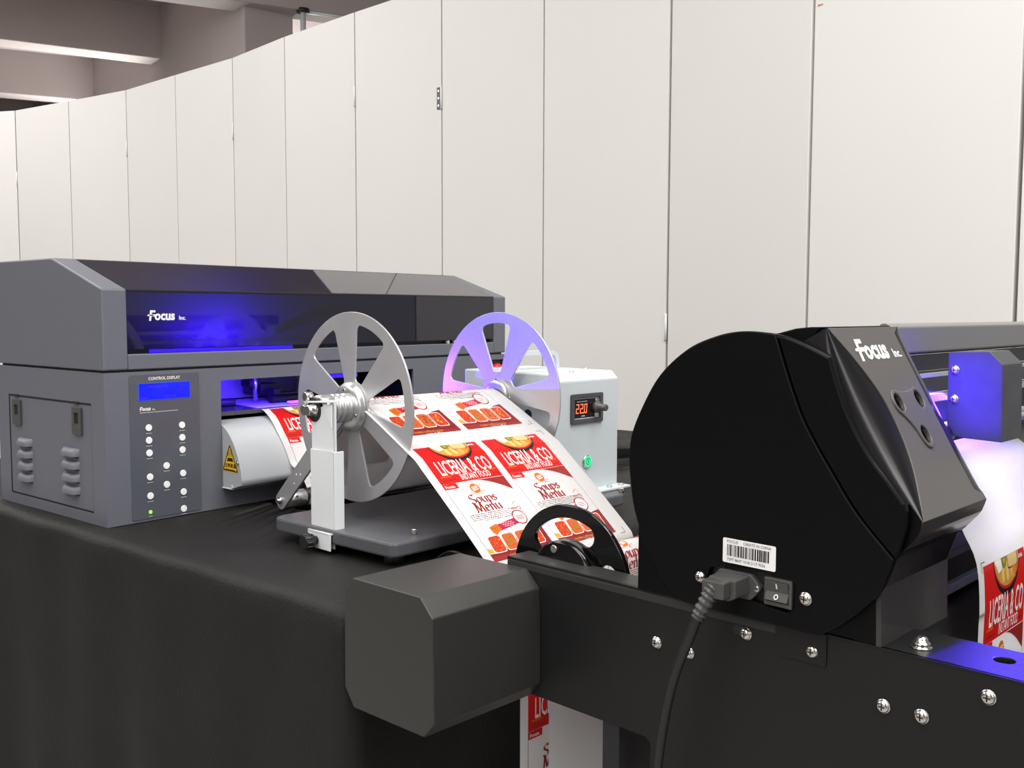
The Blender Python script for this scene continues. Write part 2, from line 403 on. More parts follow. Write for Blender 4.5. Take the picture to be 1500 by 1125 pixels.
# ------------------------------------------------------------------ the grey printer
PW, PD = .868, .335
pr = thing('flatbed_printer', 'grey tabletop printer with tinted lid, blue screen and purple glow', 'printer', (.434, .167, 0))
def fX(x0):                                     # (y, z, h) outline on the face x = x0, h grows to +x
    return lambda a, b, h: (x0+h, a, b)
def fY(y0):                                     # (x, z, h) outline on the face y = y0, h grows to +y
    return lambda a, b, h: (a, y0+h, b)
def fYf(y0): return lambda a, b, h: (a, y0-h, b)
def fXf(x0): return lambda a, b, h: (x0-h, a, b)
DO = (.037, .0155, .2985, .1730)
mb = MB(); ZB = .2172
mb.shape([rect(.004, 0, PD, ZB), rect(*DO)], .004, fX(0), G['grey'])
mb.build('side_frame', pr)
SL = (.1875, .033, .602, .198)
mb = MB(); mb.shape([rect(0, 0, PW, ZB), rect(*SL), rect(.815, .150, .862, .207)], .004, fY(0), G['grey'])
mb.build('front_frame', pr)
mb = MB()
mb.box((.004, .004, 0), (PW, PD, .006), G['grey']); mb.box((.006, PD-.004, .006), (PW-.004, PD, ZB), G['grey']); mb.box((PW-.004, .004, .006), (PW, PD-.004, ZB), G['grey'])
mb.box((.004, .004, ZB-.004), (PW-.004, PD-.004, ZB), G['grey']); mb.build('body_shell', pr)
mb = MB(); mb.box((.006, .006, ZB), (PW-.006, PD-.006, .2205), G['dark']); mb.build('seam_gasket', pr)
for x in (.06, .80):
    for y in (.05, .29): MB().cyl((x, y, -.0012), (0, 0, 1), .004, .015, G['rubber']).build('foot', pr)
# side door with latches and louvres
door = MB().shape([rpoly(rect(DO[0]+.0018, DO[1]+.0018, DO[2]-.0012, DO[3]-.003), .002)], .003, fX(.0012), G['grey'], .0008).build('access_door', pr)
MB().shape([rect(*DO), rect(DO[0]+.0016, DO[1]+.0016, DO[2]-.0012, DO[3]-.0028)], .0004, fX(.0006), G['dark']).build('door_gap_shade', pr)  # thin black ring that paints in the shade of the door gap
MB().box((.006, DO[0]-.01, DO[1]-.008), (.008, DO[2]+.01, DO[3]+.01), G['dark']).build('door_recess', pr)
for y0, y1 in ((.256, .2815), (.0646, .0900)):
    mb = MB(); yc = (y0+y1)/2
    mb.shape([rpoly(rect(y0, .1255, y1, .1655), .001), rect(yc-.0065, .1385, yc+.0065, .1575)], .0035, fXf(.0008), G['plug'], .0005)
    mb.box((-.0005, yc-.0065, .1385), (.0008, yc+.0065, .1575), G['dark'])
    mb.box((-.0018, yc-.0060, .1385), (.0008, yc+.0060, .1415), G['plug'])
    mb.box((-.0010, yc-.0040, .170), (.0012, yc+.0110, .1735), G['dark'])
    mb.build('latch', door)
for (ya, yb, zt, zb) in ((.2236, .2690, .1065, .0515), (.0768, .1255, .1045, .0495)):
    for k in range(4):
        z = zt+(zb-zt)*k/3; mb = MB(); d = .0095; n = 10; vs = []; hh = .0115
        for j in range(n+1):                     # along the louvre
            t = j/n; e = min(1, math.sin(PI*t)**.5*1.02 if 0 < t < 1 else 0); y = ya+(yb-ya)*t
            e = min(1, min(t, 1-t)/.16); e = math.sin(e*PI/2)
            for i in range(6):
                th = i/5*PI/2
                vs.append((.0014-d*e*math.sin(th), y, z-hh+hh*math.cos(th)*.9+hh*.1*(1-i/5)))
        fs = [[j*6+i, j*6+i+1, (j+1)*6+i+1, (j+1)*6+i] for j in range(n) for i in range(5)]
        mb.add(vs, fs, G['grey'], True)
        mb.add([(.0011, ya+.003, z-hh-.0032), (.0011, yb-.003, z-hh-.0032), (.0011, yb-.003, z-hh+.003), (.0011, ya+.003, z-hh+.003)], [(0, 1, 2, 3)], G['dark'])  # dark slot under the hood, drawn lower to paint in its shadow
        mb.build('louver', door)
# lid
LZ0, LZF, LZT, LYS = .2205, .3345, .3810, .1418
prof = [(0, LZ0), (0, LZF), (LYS, LZT), (PD, LZT), (PD, LZ0)]
lid = MB().prism(prof, 0, 0, .037, G['grey_top']).build('lid_end', pr, bevel=.0022)
MB().prism(prof, 0, .8325, PW, G['grey_top']).build('lid_end', pr, bevel=.0022)
mb = MB(); mb.box((.037, 0, LZ0), (.8325, .014, .2425), G['grey_top']); mb.build('lid_rail', pr, bevel=.0015)
mb = MB(); mb.box((.037, LYS+.0005, LZT-.005), (.8325, PD, LZT), G['grey_top']); mb.box((.037, PD-.005, LZ0), (.8325, PD, LZT-.005), G['grey_top']); mb.build('lid_roof', pr)
win = MB()
def pane(y0, z0, y1, z1, th=.003):
    d = Vector((y1-y0, z1-z0)).normalized(); nrm = Vector((d.y, -d.x))*th
    win.prism([(y0, z0), (y1, z1), (y1+nrm.x, z1+nrm.y), (y0+nrm.x, z0+nrm.y)], 0, .0375, .832, G['tint'])
pane(.0015, .2495, .0015, LZF-.0012); pane(.0035, LZF+.0006, LYS-.001, LZT-.0010)
lw = win.build('lid_window', pr)
mb = MB(); mb.prism([(.0012, LZF-.0010), (.0030, LZF+.0004), (.006, LZF-.002), (.005, LZF-.004)], 0, .0375, .832, G['dark']); mb.build('window_seam', pr)
mb = MB(); logo(mb, .0703, .2912, .0625, fYf(.0013), G['ink']); mb.build('brand_mark', lw)
# dark slit under the window with a strip of purple
mb = MB(); mb.box((.037, .014, .2425), (.8325, .016, .2493), G['dark']); mb.build('slit_back', pr)
mb = MB(); mb.box((.077, .0125, .2432), (.335, .0142, .2482), G['uvglow2']); mb.build('uv_strip', pr)
for x in (.70, .72, .745):
    mb = MB(); mb.cyl((x, .003, .2455), (0, 1, 0), .01, .0035, G['chrome'], 12); mb.build('slit_screw', pr)
# works under the lid
mb = MB(); mb.box((.04, .150, .222), (.83, .154, .372), G['liner']); mb.box((.04, .02, .2215), (.83, .15, .2235), G['dark']); mb.build('inner_deck', pr)
mb = MB(); mb.box((.06, .140, .246), (.81, .150, .256), G['bar']); mb.build('carriage_rail', pr, bevel=.001)
mb = MB(); mb.tube([(.40, .14, .27), (.47, .13, .30), (.55, .135, .29), (.64, .14, .262)], .006, G['dark']); mb.build('cable_chain', pr)
# control panel
cp = MB().shape([rpoly(rect(.037, .0035, .1495, .2125), .004)], .0009, fYf(0), G['overlay'], .0002).build('control_panel', pr)
fp = fYf(-.0009)
mb = MB(); mb.shape([rect(.0510, .1755, .1335, .2003)], .0006, fp, G['lcdrim']); mb.shape([rect(.0517, .1762, .1328, .1996)], .0008, fp, G['lcd'])
mb.text('Printing(32.73%)...', .0046, lambda a, b, h: fp(.0655+a, .1935+b, .0010), G['lcdtext'], xs=1.05)
mb.text('Step:0', .0046, lambda a, b, h: fp(.0527+a, .1775+b, .0010), G['lcdtext'], xs=1.05)
mb.text('Sdir:12.86', .0046, lambda a, b, h: fp(.0915+a, .1785+b, .0010), G['lcdtext'], xs=1.05)
mb.build('display_screen', cp)
mb = MB(); mb.text('CONTROL DISPLAY', .0062, lambda a, b, h: fp(.0665+a, .2045+b, .0003), G['ink'], bold=.012, xs=.93)
mb.build('panel_title', cp); mb = MB(); logo(mb, .0520, .1610, .0255, fp, G['ink'], .0003)
bars(mb, fp, .0525, .1140, .1575, .0012, G['inkgrey'], 22, .0003)
mb.build('brand_mark', cp)
BT = [(.0654, .1358), (.0653, .1174), (.0655, .0991), (.0922, .0776), (.0656, .0641), (.0921, .0496), (.0655, .0364), (.119, .1352), (.119, .1166), (.119, .0982), (.1191, .0631), (.1193, .0351), (.1191, .0097)]
for (x, z) in BT:
    mb = MB(); mb.cyl(fp(x, z, 0), (0, -1, 0), .0012, .0050, G['btn'], 24, .0004); bars(mb, fp, x-.0045, x+.0050, z-.0086, .0012, G['inkgrey'], 5, .0003); mb.build('button', cp)
mb = MB(); mb.cyl(fp(.0650, .0129, 0), (0, -1, 0), .001, .0026, G['ledgreen'], 16); bars(mb, fp, .0625, .0680, .0062, .0011, G['inkgrey'], 4, .0003); mb.build('status_light', cp)
# works in the slot
mb = MB(); mb.box((.17, .262, .02), (.62, .266, .21), G['dark']); mb.box((.17, .03, .005), (.62, .26, .012), G['dark']); mb.box((.176, .006, .012), (.18, .26, .208), G['dark']); mb.box((.612, .006, .012), (.616, .26, .208), G['dark']); mb.build('slot_liner', pr)
mb = MB(); mb.box((.19, .020, .140), (.598, .20, .1465), nmat('platen_metal', (.16, .16, .18), .25, metal=.7)); mb.build('platen', pr, bevel=.001)
for x0, x1 in ((.205, .262), (.335, .392), (.47, .53)):
    mb = MB(); mb.cyl((x0, .075, .1545), (1, 0, 0), x1-x0, .0075, G['rubber'], 20, .001); mb.box((x0+.008, .075, .158), (x0+.022, .12, .172), G['dark']); mb.box((x0-.004, .095, .164), (x0+.032, .13, .180), G['dark']); mb.build('pinch_roller', pr, bevel=.0008)
for x0, x1 in ((.19, .268), (.345, .44), (.50, .58)):
    mb = MB(); mb.box((x0, .135, .158), (x1, .17, .212), G['block']); mb.build('roller_block', pr, bevel=.004)
mb = MB(); mb.box((.272, .185, .150), (.600, .19, .212), G['panel']); mb.build('slot_back_plate', pr)
mb = MB(); mb.cyl((.323, .10, .15), (0, 0, 1), .06, .004, G['chrome'], 14); mb.box((.312, .10, .176), (.335, .125, .186), G['dark']); mb.build('lift_pin', pr)
mb = MB(); mb.box((.345, .030, .1500), (.374, .042, .1530), G['uvglow']); mb.build('uv_led_bar', pr)
mb = MB(); mb.box((.36, .006, .190), (.47, .016, .196), G['uvglow2']); mb.build('uv_slot_strip', pr)
# white film guide below the slot, with the warning triangle on its end
gp = smooth_path([(.022, .1345), (.008, .1315), (-.010, .1225), (-.0260, .1060), (-.0375, .0870), (-.0448, .0680), (-.0480, .0530), (-.0486, .0469)], .003)+[(-.0470, .0400), (-.0300, .0345), (.002, .0345)]
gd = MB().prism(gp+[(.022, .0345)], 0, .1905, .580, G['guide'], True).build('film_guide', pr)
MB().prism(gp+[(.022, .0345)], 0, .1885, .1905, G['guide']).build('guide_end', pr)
mb = MB(); mb.box((.1950, -.045, .0400), (.578, -.0380, .0420), G['dark']); mb.box((.187, -.026, .0322), (.580, -.0235, .0385), G['white']); mb.box((.187, -.026, .0315), (.580, .002, .0335), G['white']); mb.build('guide_lip', pr)
mb = MB(); mb.cyl((.1885, -.0395, .0735), (-1, 0, 0), .002, .0030, G['chrome'], 14, .0006); mb.build('guide_screw', pr)
mb = MB(); fx = fXf(.1885)
T = [(-.0205, .1040), (.0015, .0595), (-.0425, .0560)]
T = [(-.0195, .1035), (.0010, .0590), (-.0420, .0575)]
def shrink(t, f): c = (sum(p[0] for p in t)/3, sum(p[1] for p in t)/3); return [(c[0]+(p[0]-c[0])*f, c[1]+(p[1]-c[1])*f) for p in t]
mb.poly(rpoly(T, .002), fx, G['yellow'], .0003); mb.shape([rpoly(shrink(T, .93), .002), rpoly(shrink(T, .80), .0015)], .0002, lambda a, b, h: fx(a, b, h+.0004), G['inkblack'])
def mirY(fn, c): return lambda a, b, h: fn(c-a, b, h)      # text reads from -x, so +y is to its left
mb.text('注意高温', .0072, lambda a, b, h: fx(-.0205-a, .0655+b, .0006), G['inkblack'], align='CENTER', bold=.02, flip=True)
mb.text('Watch the heat', .0040, lambda a, b, h: fx(-.0205-a, .0603+b, .0006), G['inkblack'], align='CENTER', bold=.02, flip=True, xs=.9)
mb.poly([(-.0285, .0745), (-.0120, .0745), (-.0145, .0800), (-.0260, .0800)], fx, G['inkblack'], .0006)
for k in range(3):
    y = -.0245+k*.0042
    for j in range(4):
        z = .0818+j*.0028; o = .0010*(1 if j % 2 else -1)
        mb.poly([(y+o, z), (y+.0012+o, z), (y+.0012-o, z+.0028), (y-o, z+.0028)], fx, G['inkblack'], .0006)
mb.build('warning_sticker', pr)
# emergency stop in its recess
es = MB(); es.box((.812, .0045, .147), (.865, .03, .210), G['dark']); es = es.build('switch_recess', pr)
mb = MB(); mb.lathe((.836, .006, .187), (0, -1, 0), [(0, .006), (.006, .006), (.006, .0115), (.013, .0125), (.017, .0105), (.019, .006)], G['red'], 24); mb.build('stop_button', pr)

# ------------------------------------------------------------------ the film winder (turned frame)
AX = (-.3016, .178)
wd = thing('film_winder', 'grey film winder with two spoked aluminium reels on a base plate', 'winder', (.36, -.34, 0), True)
pl = rpoly([(.1420, -.4575), (.1265, -.218), (.60, -.20), (.612, -.4480)][::-1], [.012, .02, .012, .03][::-1])
mb = MB(); mb.shape([pl], .018, lambda a, b, h: (a, b, .012+h), G['plate'], .003); mb.build('base_plate', wd)
for a, b in ((.165, -.43), (.165, -.25), (.58, -.24), (.585, -.42)): MB().cyl((a, b, 0), (0, 0, 1), .012, .012, G['rubber'], 16).build('foot', wd)
for a, b in ((.1933, -.4355), (.599, -.4400), (.200, -.225)):
    mb = MB(); mb.cyl((a, b, .03), (0, 0, 1), .0075, .0040, G['chrome'], 16, .0008); mb.build('stud', wd)
# bracket post
mb = MB()
mb.prism(rpoly([(-.2950, .0235), (-.2950, .1765), (-.3440, .1915), (-.3440, .0235)], .001), 0, .1405, .1425, G['white'])
mb.box((.1405, -.3440, .1), (.1445, -.3420, .1885), G['white'])
mb.prism([(-.2860, .1868), (-.2860, .1890), (-.3440, .1925), (-.3440, .1903)], 0, .1350, .150, G['white'])
mb.prism([(-.3420, .1885), (-.3420, .158), (-.3220, .1875)], 0, .1380, .1400, G['white'])
mb.build('post', wd, bevel=.0005)
mb = MB(); mb.prism([(-.2955, .0235), (-.2955, .1285), (-.3450, .1285), (-.3450, .0050), (-.3180, .0080), (-.3180, .0235)], 0, .1378, .1402, G['white']); mb.box((.1378, -.3470, .0215), (.1530, -.3450, .1285), G['white']); mb.box((.1300, -.3470, .004), (.1324, -.3000, .0260), G['white']); mb.box((.1300, -.3470, .0240), (.1400, -.3000, .0260), G['white'])
mb.build('post_sleeve', wd, bevel=.0006)
mb = MB(); mb.lathe((.1310, -.3170, .0140), (-1, 0, 0), [(0, .0055), (.006, .0055), (.006, .0085), (.012, .0095), (.018, .0095), (.020, .0085)], G['rubber'], 20)
for k in range(10):
    th = 2*PI*k/10; mb.cyl((.122, -.3170+.0090*math.cos(th), .0140+.0090*math.sin(th)), (-1, 0, 0), .010, .0016, G['rubber'], 8)
mb.build('clamp_knob', wd)
# reels
def bez(p, c, q, n=5): return [((1-u)**2*p[0]+2*u*(1-u)*c[0]+u*u*q[0], (1-u)**2*p[1]+2*u*(1-u)*c[1]+u*u*q[1]) for u in [i/n for i in range(n+1)]]
def reel_window(m, r, ro=.872, ri=.285, wo=.300, wi=.20, c1=.008, c2=.0045):
    pol = lambda rr, an: (rr*r*math.cos(m+an), rr*r*math.sin(m+an))
    def toward(p, q, d): L = math.hypot(q[0]-p[0], q[1]-p[1]); return (p[0]+(q[0]-p[0])*d/L, p[1]+(q[1]-p[1])*d/L)
    ol, orr, il, ir = pol(ro, -wo), pol(ro, wo), pol(ri, -wi), pol(ri, wi)
    da = c1/(ro*r)
    pts = [pol(ro, -wo+da+(2*wo-2*da)*k/10) for k in range(11)]
    pts += bez(pol(ro, wo-da), orr, toward(orr, ir, c1*1.2))[1:]
    pts += bez(toward(ir, orr, c2), ir, toward(ir, il, c2*.8)); pts += bez(toward(il, ir, c2*.8), il, toward(il, ol, c2))
    pts += bez(toward(ol, il, c1*1.2), ol, pol(ro, -wo+da))[:-1]
    return pts
def reel(a, rot, r=.1255, th=.0026):
    loops = [circ(0, 0, r, 96)]
    for k in range(6): loops.append(reel_window(rot+k*PI/3, r))
    mb = MB(); mb.shape(loops, th, lambda x, y, h: (a+h, AX[0]-x, AX[1]+y), G['alu'], .0004)
    return mb.build('reel', wd)
reel(.1990, math.radians(7)); reel(.4715, math.radians(33))
def hub_screws(a, angs):
    for g in angs:
        g = math.radians(g); mb = MB(); mb.cyl((a, AX[0]-.0235*math.cos(g), AX[1]+.0235*math.sin(g)), (-1, 0, 0), .0012, .0020, G['chrome'], 12); mb.cyl((a-.0012, AX[0]-.0235*math.cos(g), AX[1]+.0235*math.sin(g)), (-1, 0, 0), .0002, .0009, G['dark'], 8); mb.build('hub_screw', wd)
mb = MB(); mb.lathe((.1990, *AX), (-1, 0, 0), [(0, .0330), (.004, .0330), (.0045, .0315), (.0065, .0315), (.0070, .0300), (.0085, .0300), (.0095, .0290), (.0095, .018)], G['alu2'], 48)
pr_ = [(.0095, .0185)]
h = .0095
for k in range(3): pr_ += [(h+.002, .0190), (h+.0055, .0190), (h+.0062, .0168), (h+.0085, .0168)]; h += .0085
pr_ += [(h, .0188), (.0535, .0188), (.0545, .0175), (.0545, .0150)]
mb.lathe((.1990, *AX), (-1, 0, 0), pr_, G['alu2'], 40)
mb.build('near_hub', wd)
hub_screws(.1893, (97, 217, 337))
mb = MB()
mb.cyl((.1440, *AX), (-1, 0, 0), .004, .0150, G['dark'], 24)
mb.lathe((.1440, *AX), (-1, 0, 0), [(0, .0085), (.006, .0085), (.006, .0070), (.014, .0070), (.015, .0060)], G['chrome'], 20)
mb.cyl((.1440, AX[0]+.012, AX[1]+.017), (-1, 0, 0), .010, .0060, G['chrome'], 16, .001)
mb.cyl((.146, AX[0]+.010, AX[1]-.000), (-1, 0, 0), .016, .0068, G['chrome'], 16, .001)
mb.build('axle_end', wd)
mb = MB(); mb.lathe((.4715, *AX), (-1, 0, 0), [(0, .0225), (.006, .0225), (.007, .0210), (.0075, .0150)], G['alu2'], 40); mb.build('far_hub', wd)
hub_screws(.4715, (97, 352, 217))
mb = MB(); mb.cyl((.196, *AX), (1, 0, 0), .305, .0090, G['chrome'], 24); mb.build('spindle', wd)
mb = MB(); mb.cyl((.203, *AX), (1, 0, 0), .262, .0102, G['rubber'], 40); mb.build('core_sleeve', wd)
# swing arm and its roller
RO = (-.1490, .0345)
mb = MB()
d = Vector((AX[0]-RO[0], AX[1]-RO[1])); L = d.length; d.normalize(); e = Vector((-d.y, d.x))
sh = rpoly([tuple(e*(-.0125)-d*.0125), tuple(e*.0125-d*.0125), tuple(e*.0125+d*(L+.012)), tuple(e*(-.0125)+d*(L+.012))], .0124, 8)
mb.shape([sh], .004, lambda x, y, h: (.186+h, RO[0]+x, RO[1]+y), G['alu'], .0006)
for t in (.045, .058, .066):
    p = d*t+e*(.003 if t != .058 else -.003); mb.cyl((.186, RO[0]+p.x, RO[1]+p.y), (-1, 0, 0), .0004, .0015, G['btn'], 10)
mb.build('swing_arm', wd)
mb = MB(); mb.lathe((.186, *RO), (-1, 0, 0), [(0, .0050), (.003, .0050), (.003, .0032), (.007, .0032)], G['chrome'], 16); mb.build('arm_bolt', wd)
mb = MB(); mb.cyl((.190, *RO), (1, 0, 0), .034, .0118, G['alu2'], 28); mb.cyl((.206, RO[0]-.0108, RO[1]+.0045), (-.2, -.92, .38), .0006, .0018, G['dark'], 10); mb.build('roller_cap', wd)
mb = MB(); mb.cyl((.224, *RO), (1, 0, 0), .34, .0118, G['rubber'], 28); mb.build('dancer_roller', wd)
# control box
BX0, BX1, BY0, BY1, BZ = .4920, .640, -.400, -.205, .2130
prb = [(BY0, .031), (BY0, .2015), (BY0+.012, BZ), (BY1, BZ), (BY1, .031)]
bxo = MB().prism(prb, 0, BX0, BX1, G['box']).build('control_box', wd, bevel=.0025)
mb = MB(); mb.box((BX0+.005, BY0-.022, .0305), (BX1+.006, BY1, .0340), G['box']); mb.build('box_flange', wd, bevel=.0008)
for a, b in ((.605, -.412), (.632, -.4135), (.52, -.4130)):
    mb = MB(); mb.cyl((a, b, .034), (0, 0, 1), .003, .0045, G['chrome'], 14, .0008); mb.build('flange_screw', wd)
mb = MB()
hb = -.285; hp = [(.512, hb, BZ)]+[(.512, hb, BZ+.012)]+[(.512+.014*(1-math.cos(t)), hb, BZ+.012+.014*math.sin(t)) for t in (PI/8, PI/4, 3*PI/8, PI/2)]+[(.606+.014*math.sin(t), hb, BZ+.012+.014*math.cos(t)) for t in (0, PI/8, PI/4, 3*PI/8, PI/2)]+[(.620, hb, BZ)]
vs = []; 
for i, p in enumerate(hp):
    q = Vector(hp[min(i+1, len(hp)-1)])-Vector(hp[max(i-1, 0)]); q.normalize(); nn = Vector((-q.z, 0, q.x))
    for sy in (-.006, .006):
        vs.append(Vector(p)+Vector((0, sy, 0))+nn*.0035); vs.append(Vector(p)+Vector((0, sy, 0))-nn*.0035)
fs = []
for i in range(len(hp)-1):
    a = i*4; b = a+4
    fs += [[a, a+2, b+2, b], [a+1, b+1, b+3, a+3], [a, b, b+1, a+1], [a+2, a+3, b+3, b+2]]
mb.add(vs, fs, G['box'], False); mb.build('carry_handle', bxo)
mb = MB(); mb.cyl((.632, -.34, BZ), (0, 0, 1), .002, .0045, G['chrome'], 12, .0006); mb.build('lid_screw', bxo); mb = MB(); mb.cyl((.548, -.382, BZ), (0, 0, 1), .002, .0040, G['chrome'], 12, .0006); mb.build('lid_screw', bxo)
fb = fYf(BY0)
mt = MB(); mt.shape([rpoly(rect(.5250, .1365, .5990, .1815), .003), rect(.5318, .1425, .5920, .1755)], .0035, fb, G['plug'], .0006); mt.shape([rect(.5325, .1432, .5912, .1748), rect(.5340, .1446, .5898, .1734)], .0012, fb, G['inkgrey'])
mt.poly(rect(.5318, .1425, .5920, .1755), fb, G['meter'], .0006); mt = mt.build('speed_meter', bxo)
mb = MB()
SEG = {'2': 'abged', '0': 'abcdef'}
for di, dgt in enumerate('220'):
    x0 = .5368+di*.0094; w_, h_, t_k = .0066, .0142, .0015; sh_ = .0012
    pos = {'a': rect(0, h_-t_k, w_, h_), 'g': rect(0, h_/2-t_k/2, w_, h_/2+t_k/2), 'd': rect(0, 0, w_, t_k), 'f': rect(0, h_/2, t_k, h_), 'b': rect(w_-t_k, h_/2, w_, h_), 'e': rect(0, 0, t_k, h_/2), 'c': rect(w_-t_k, 0, w_, h_/2)}
    for g_ in SEG[dgt]: mb.poly([(x0+a+sh_*b/h_, .1518+b) for a, b in pos[g_]], fb, G['digits'], .0012)
mb.poly(rect(.5368+.0094+.0069, .1514, .5368+.0094+.0089, .1534), fb, G['digits'], .0012)
bars(mb, fb, .5400, .5640, .1690, .0012, G['inkgrey'], 9, .0010); bars(mb, fb, .5500, .5580, .1470, .0012, G['ink'], 3, .0010); mb.build('readout', mt)
mb = MB(); mb.lathe(fb(.5830, .1595, .0006), (0, -1, 0), [(0, .0090), (.006, .0090), (.008, .0075), (.008, .0055), (.021, .0052), (.022, .0045)], G['plug'], 20)
mb.cyl(fb(.5840, .1480, .0006), (0, -1, 0), .002, .0040, G['alu2'], 12); mb.cyl(fb(.5840, .1705, .0006), (0, -1, 0), .002, .0025, G['alu2'], 12); mb.build('speed_knob', mt)
mb = MB(); c = (.5638, .0775); mb.lathe(fb(*c, 0), (0, -1, 0), [(0, .0100), (.002, .0100), (.003, .0092), (.003, .0075)], G['chrome'], 32)
mb.shape([circ(*c, .0080, 32), circ(*c, .0058, 32)], .0006, lambda a, b, h: fb(a, b, .003+h), G['pgreen'])
mb.cyl(fb(*c, .002), (0, -1, 0), .0012, .0056, nmat('power_button_face', (.10, .22, .16), .3, emit=(.02, .6, .25), estr=.06), 24)
mb.shape([circ(*c, .0036, 20, a0=2.2, a1=7.2)+circ(*c, .0026, 20, a0=7.2, a1=2.2)], .0003, lambda a, b, h: fb(a, b, .0034+h), G['pgreen'])
mb.poly(rect(c[0]-.0005, c[1], c[0]+.0005, c[1]+.004), fb, G['pgreen'], .0037); mb.build('power_button', bxo)
mb = MB(); mb.cyl((BX0, -.345, .150), (-1, 0, 0), .0004, .008, G['dark'], 20); mb.cyl((BX0, -.360, .120), (-1, 0, 0), .0004, .007, G['dark'], 20); mb.build('cable_hole', bxo)

# ------------------------------------------------------------------ printed film
class Film:
    def __init__(s, pts, s_of_origin, aL, skew=((-9, 0), (9, 0))):
        s.skew = skew
        s.p = [Vector(p) for p in pts]; s.cum = [0]
        for a, b in zip(s.p, s.p[1:]): s.cum.append(s.cum[-1]+(b-a).length)
        k = min(range(len(s.p)), key=lambda i: (s.p[i]-Vector(s_of_origin)).length); z = s.cum[k]
        s.cum = [c-z for c in s.cum]; s.aL = aL
        nr = []
        for i in range(len(s.p)):
            d = (s.p[min(i+1, len(s.p)-1)]-s.p[max(i-1, 0)]).normalized(); nr.append(Vector((d.y, -d.x)))
        s.n = nr
    def at(s, x, t, h):
        t = max(s.cum[0], min(s.cum[-1]-1e-7, t))
        lo, hi = 0, len(s.cum)-2
        while lo < hi:
            m = (lo+hi+1)//2
            if s.cum[m] <= t: lo = m
            else: hi = m-1
        u = (t-s.cum[lo])/(s.cum[lo+1]-s.cum[lo]); p = s.p[lo].lerp(s.p[lo+1], u); n = s.n[lo].lerp(s.n[lo+1], u)
        return (lerp_tab(s.aL, t)+x, p.x+n.x*h+lerp_tab(s.skew, t)*x, p.y+n.y*h)
FW = .265
def ribbon(F, parent, name='film_web'):
    vs = []; 
    for t in F.cum: vs += [F.at(0, t, 0), F.at(FW, t, 0)]
    mb = MB().add(vs, [[2*i, 2*i+1, 2*i+3, 2*i+2] for i in range(len(F.cum)-1)], G['film'], True)
    o = mb.build(name, parent); md = o.modifiers.new('thickness', 'SOLIDIFY'); md.thickness = .00015; md.offset = 1
    return o
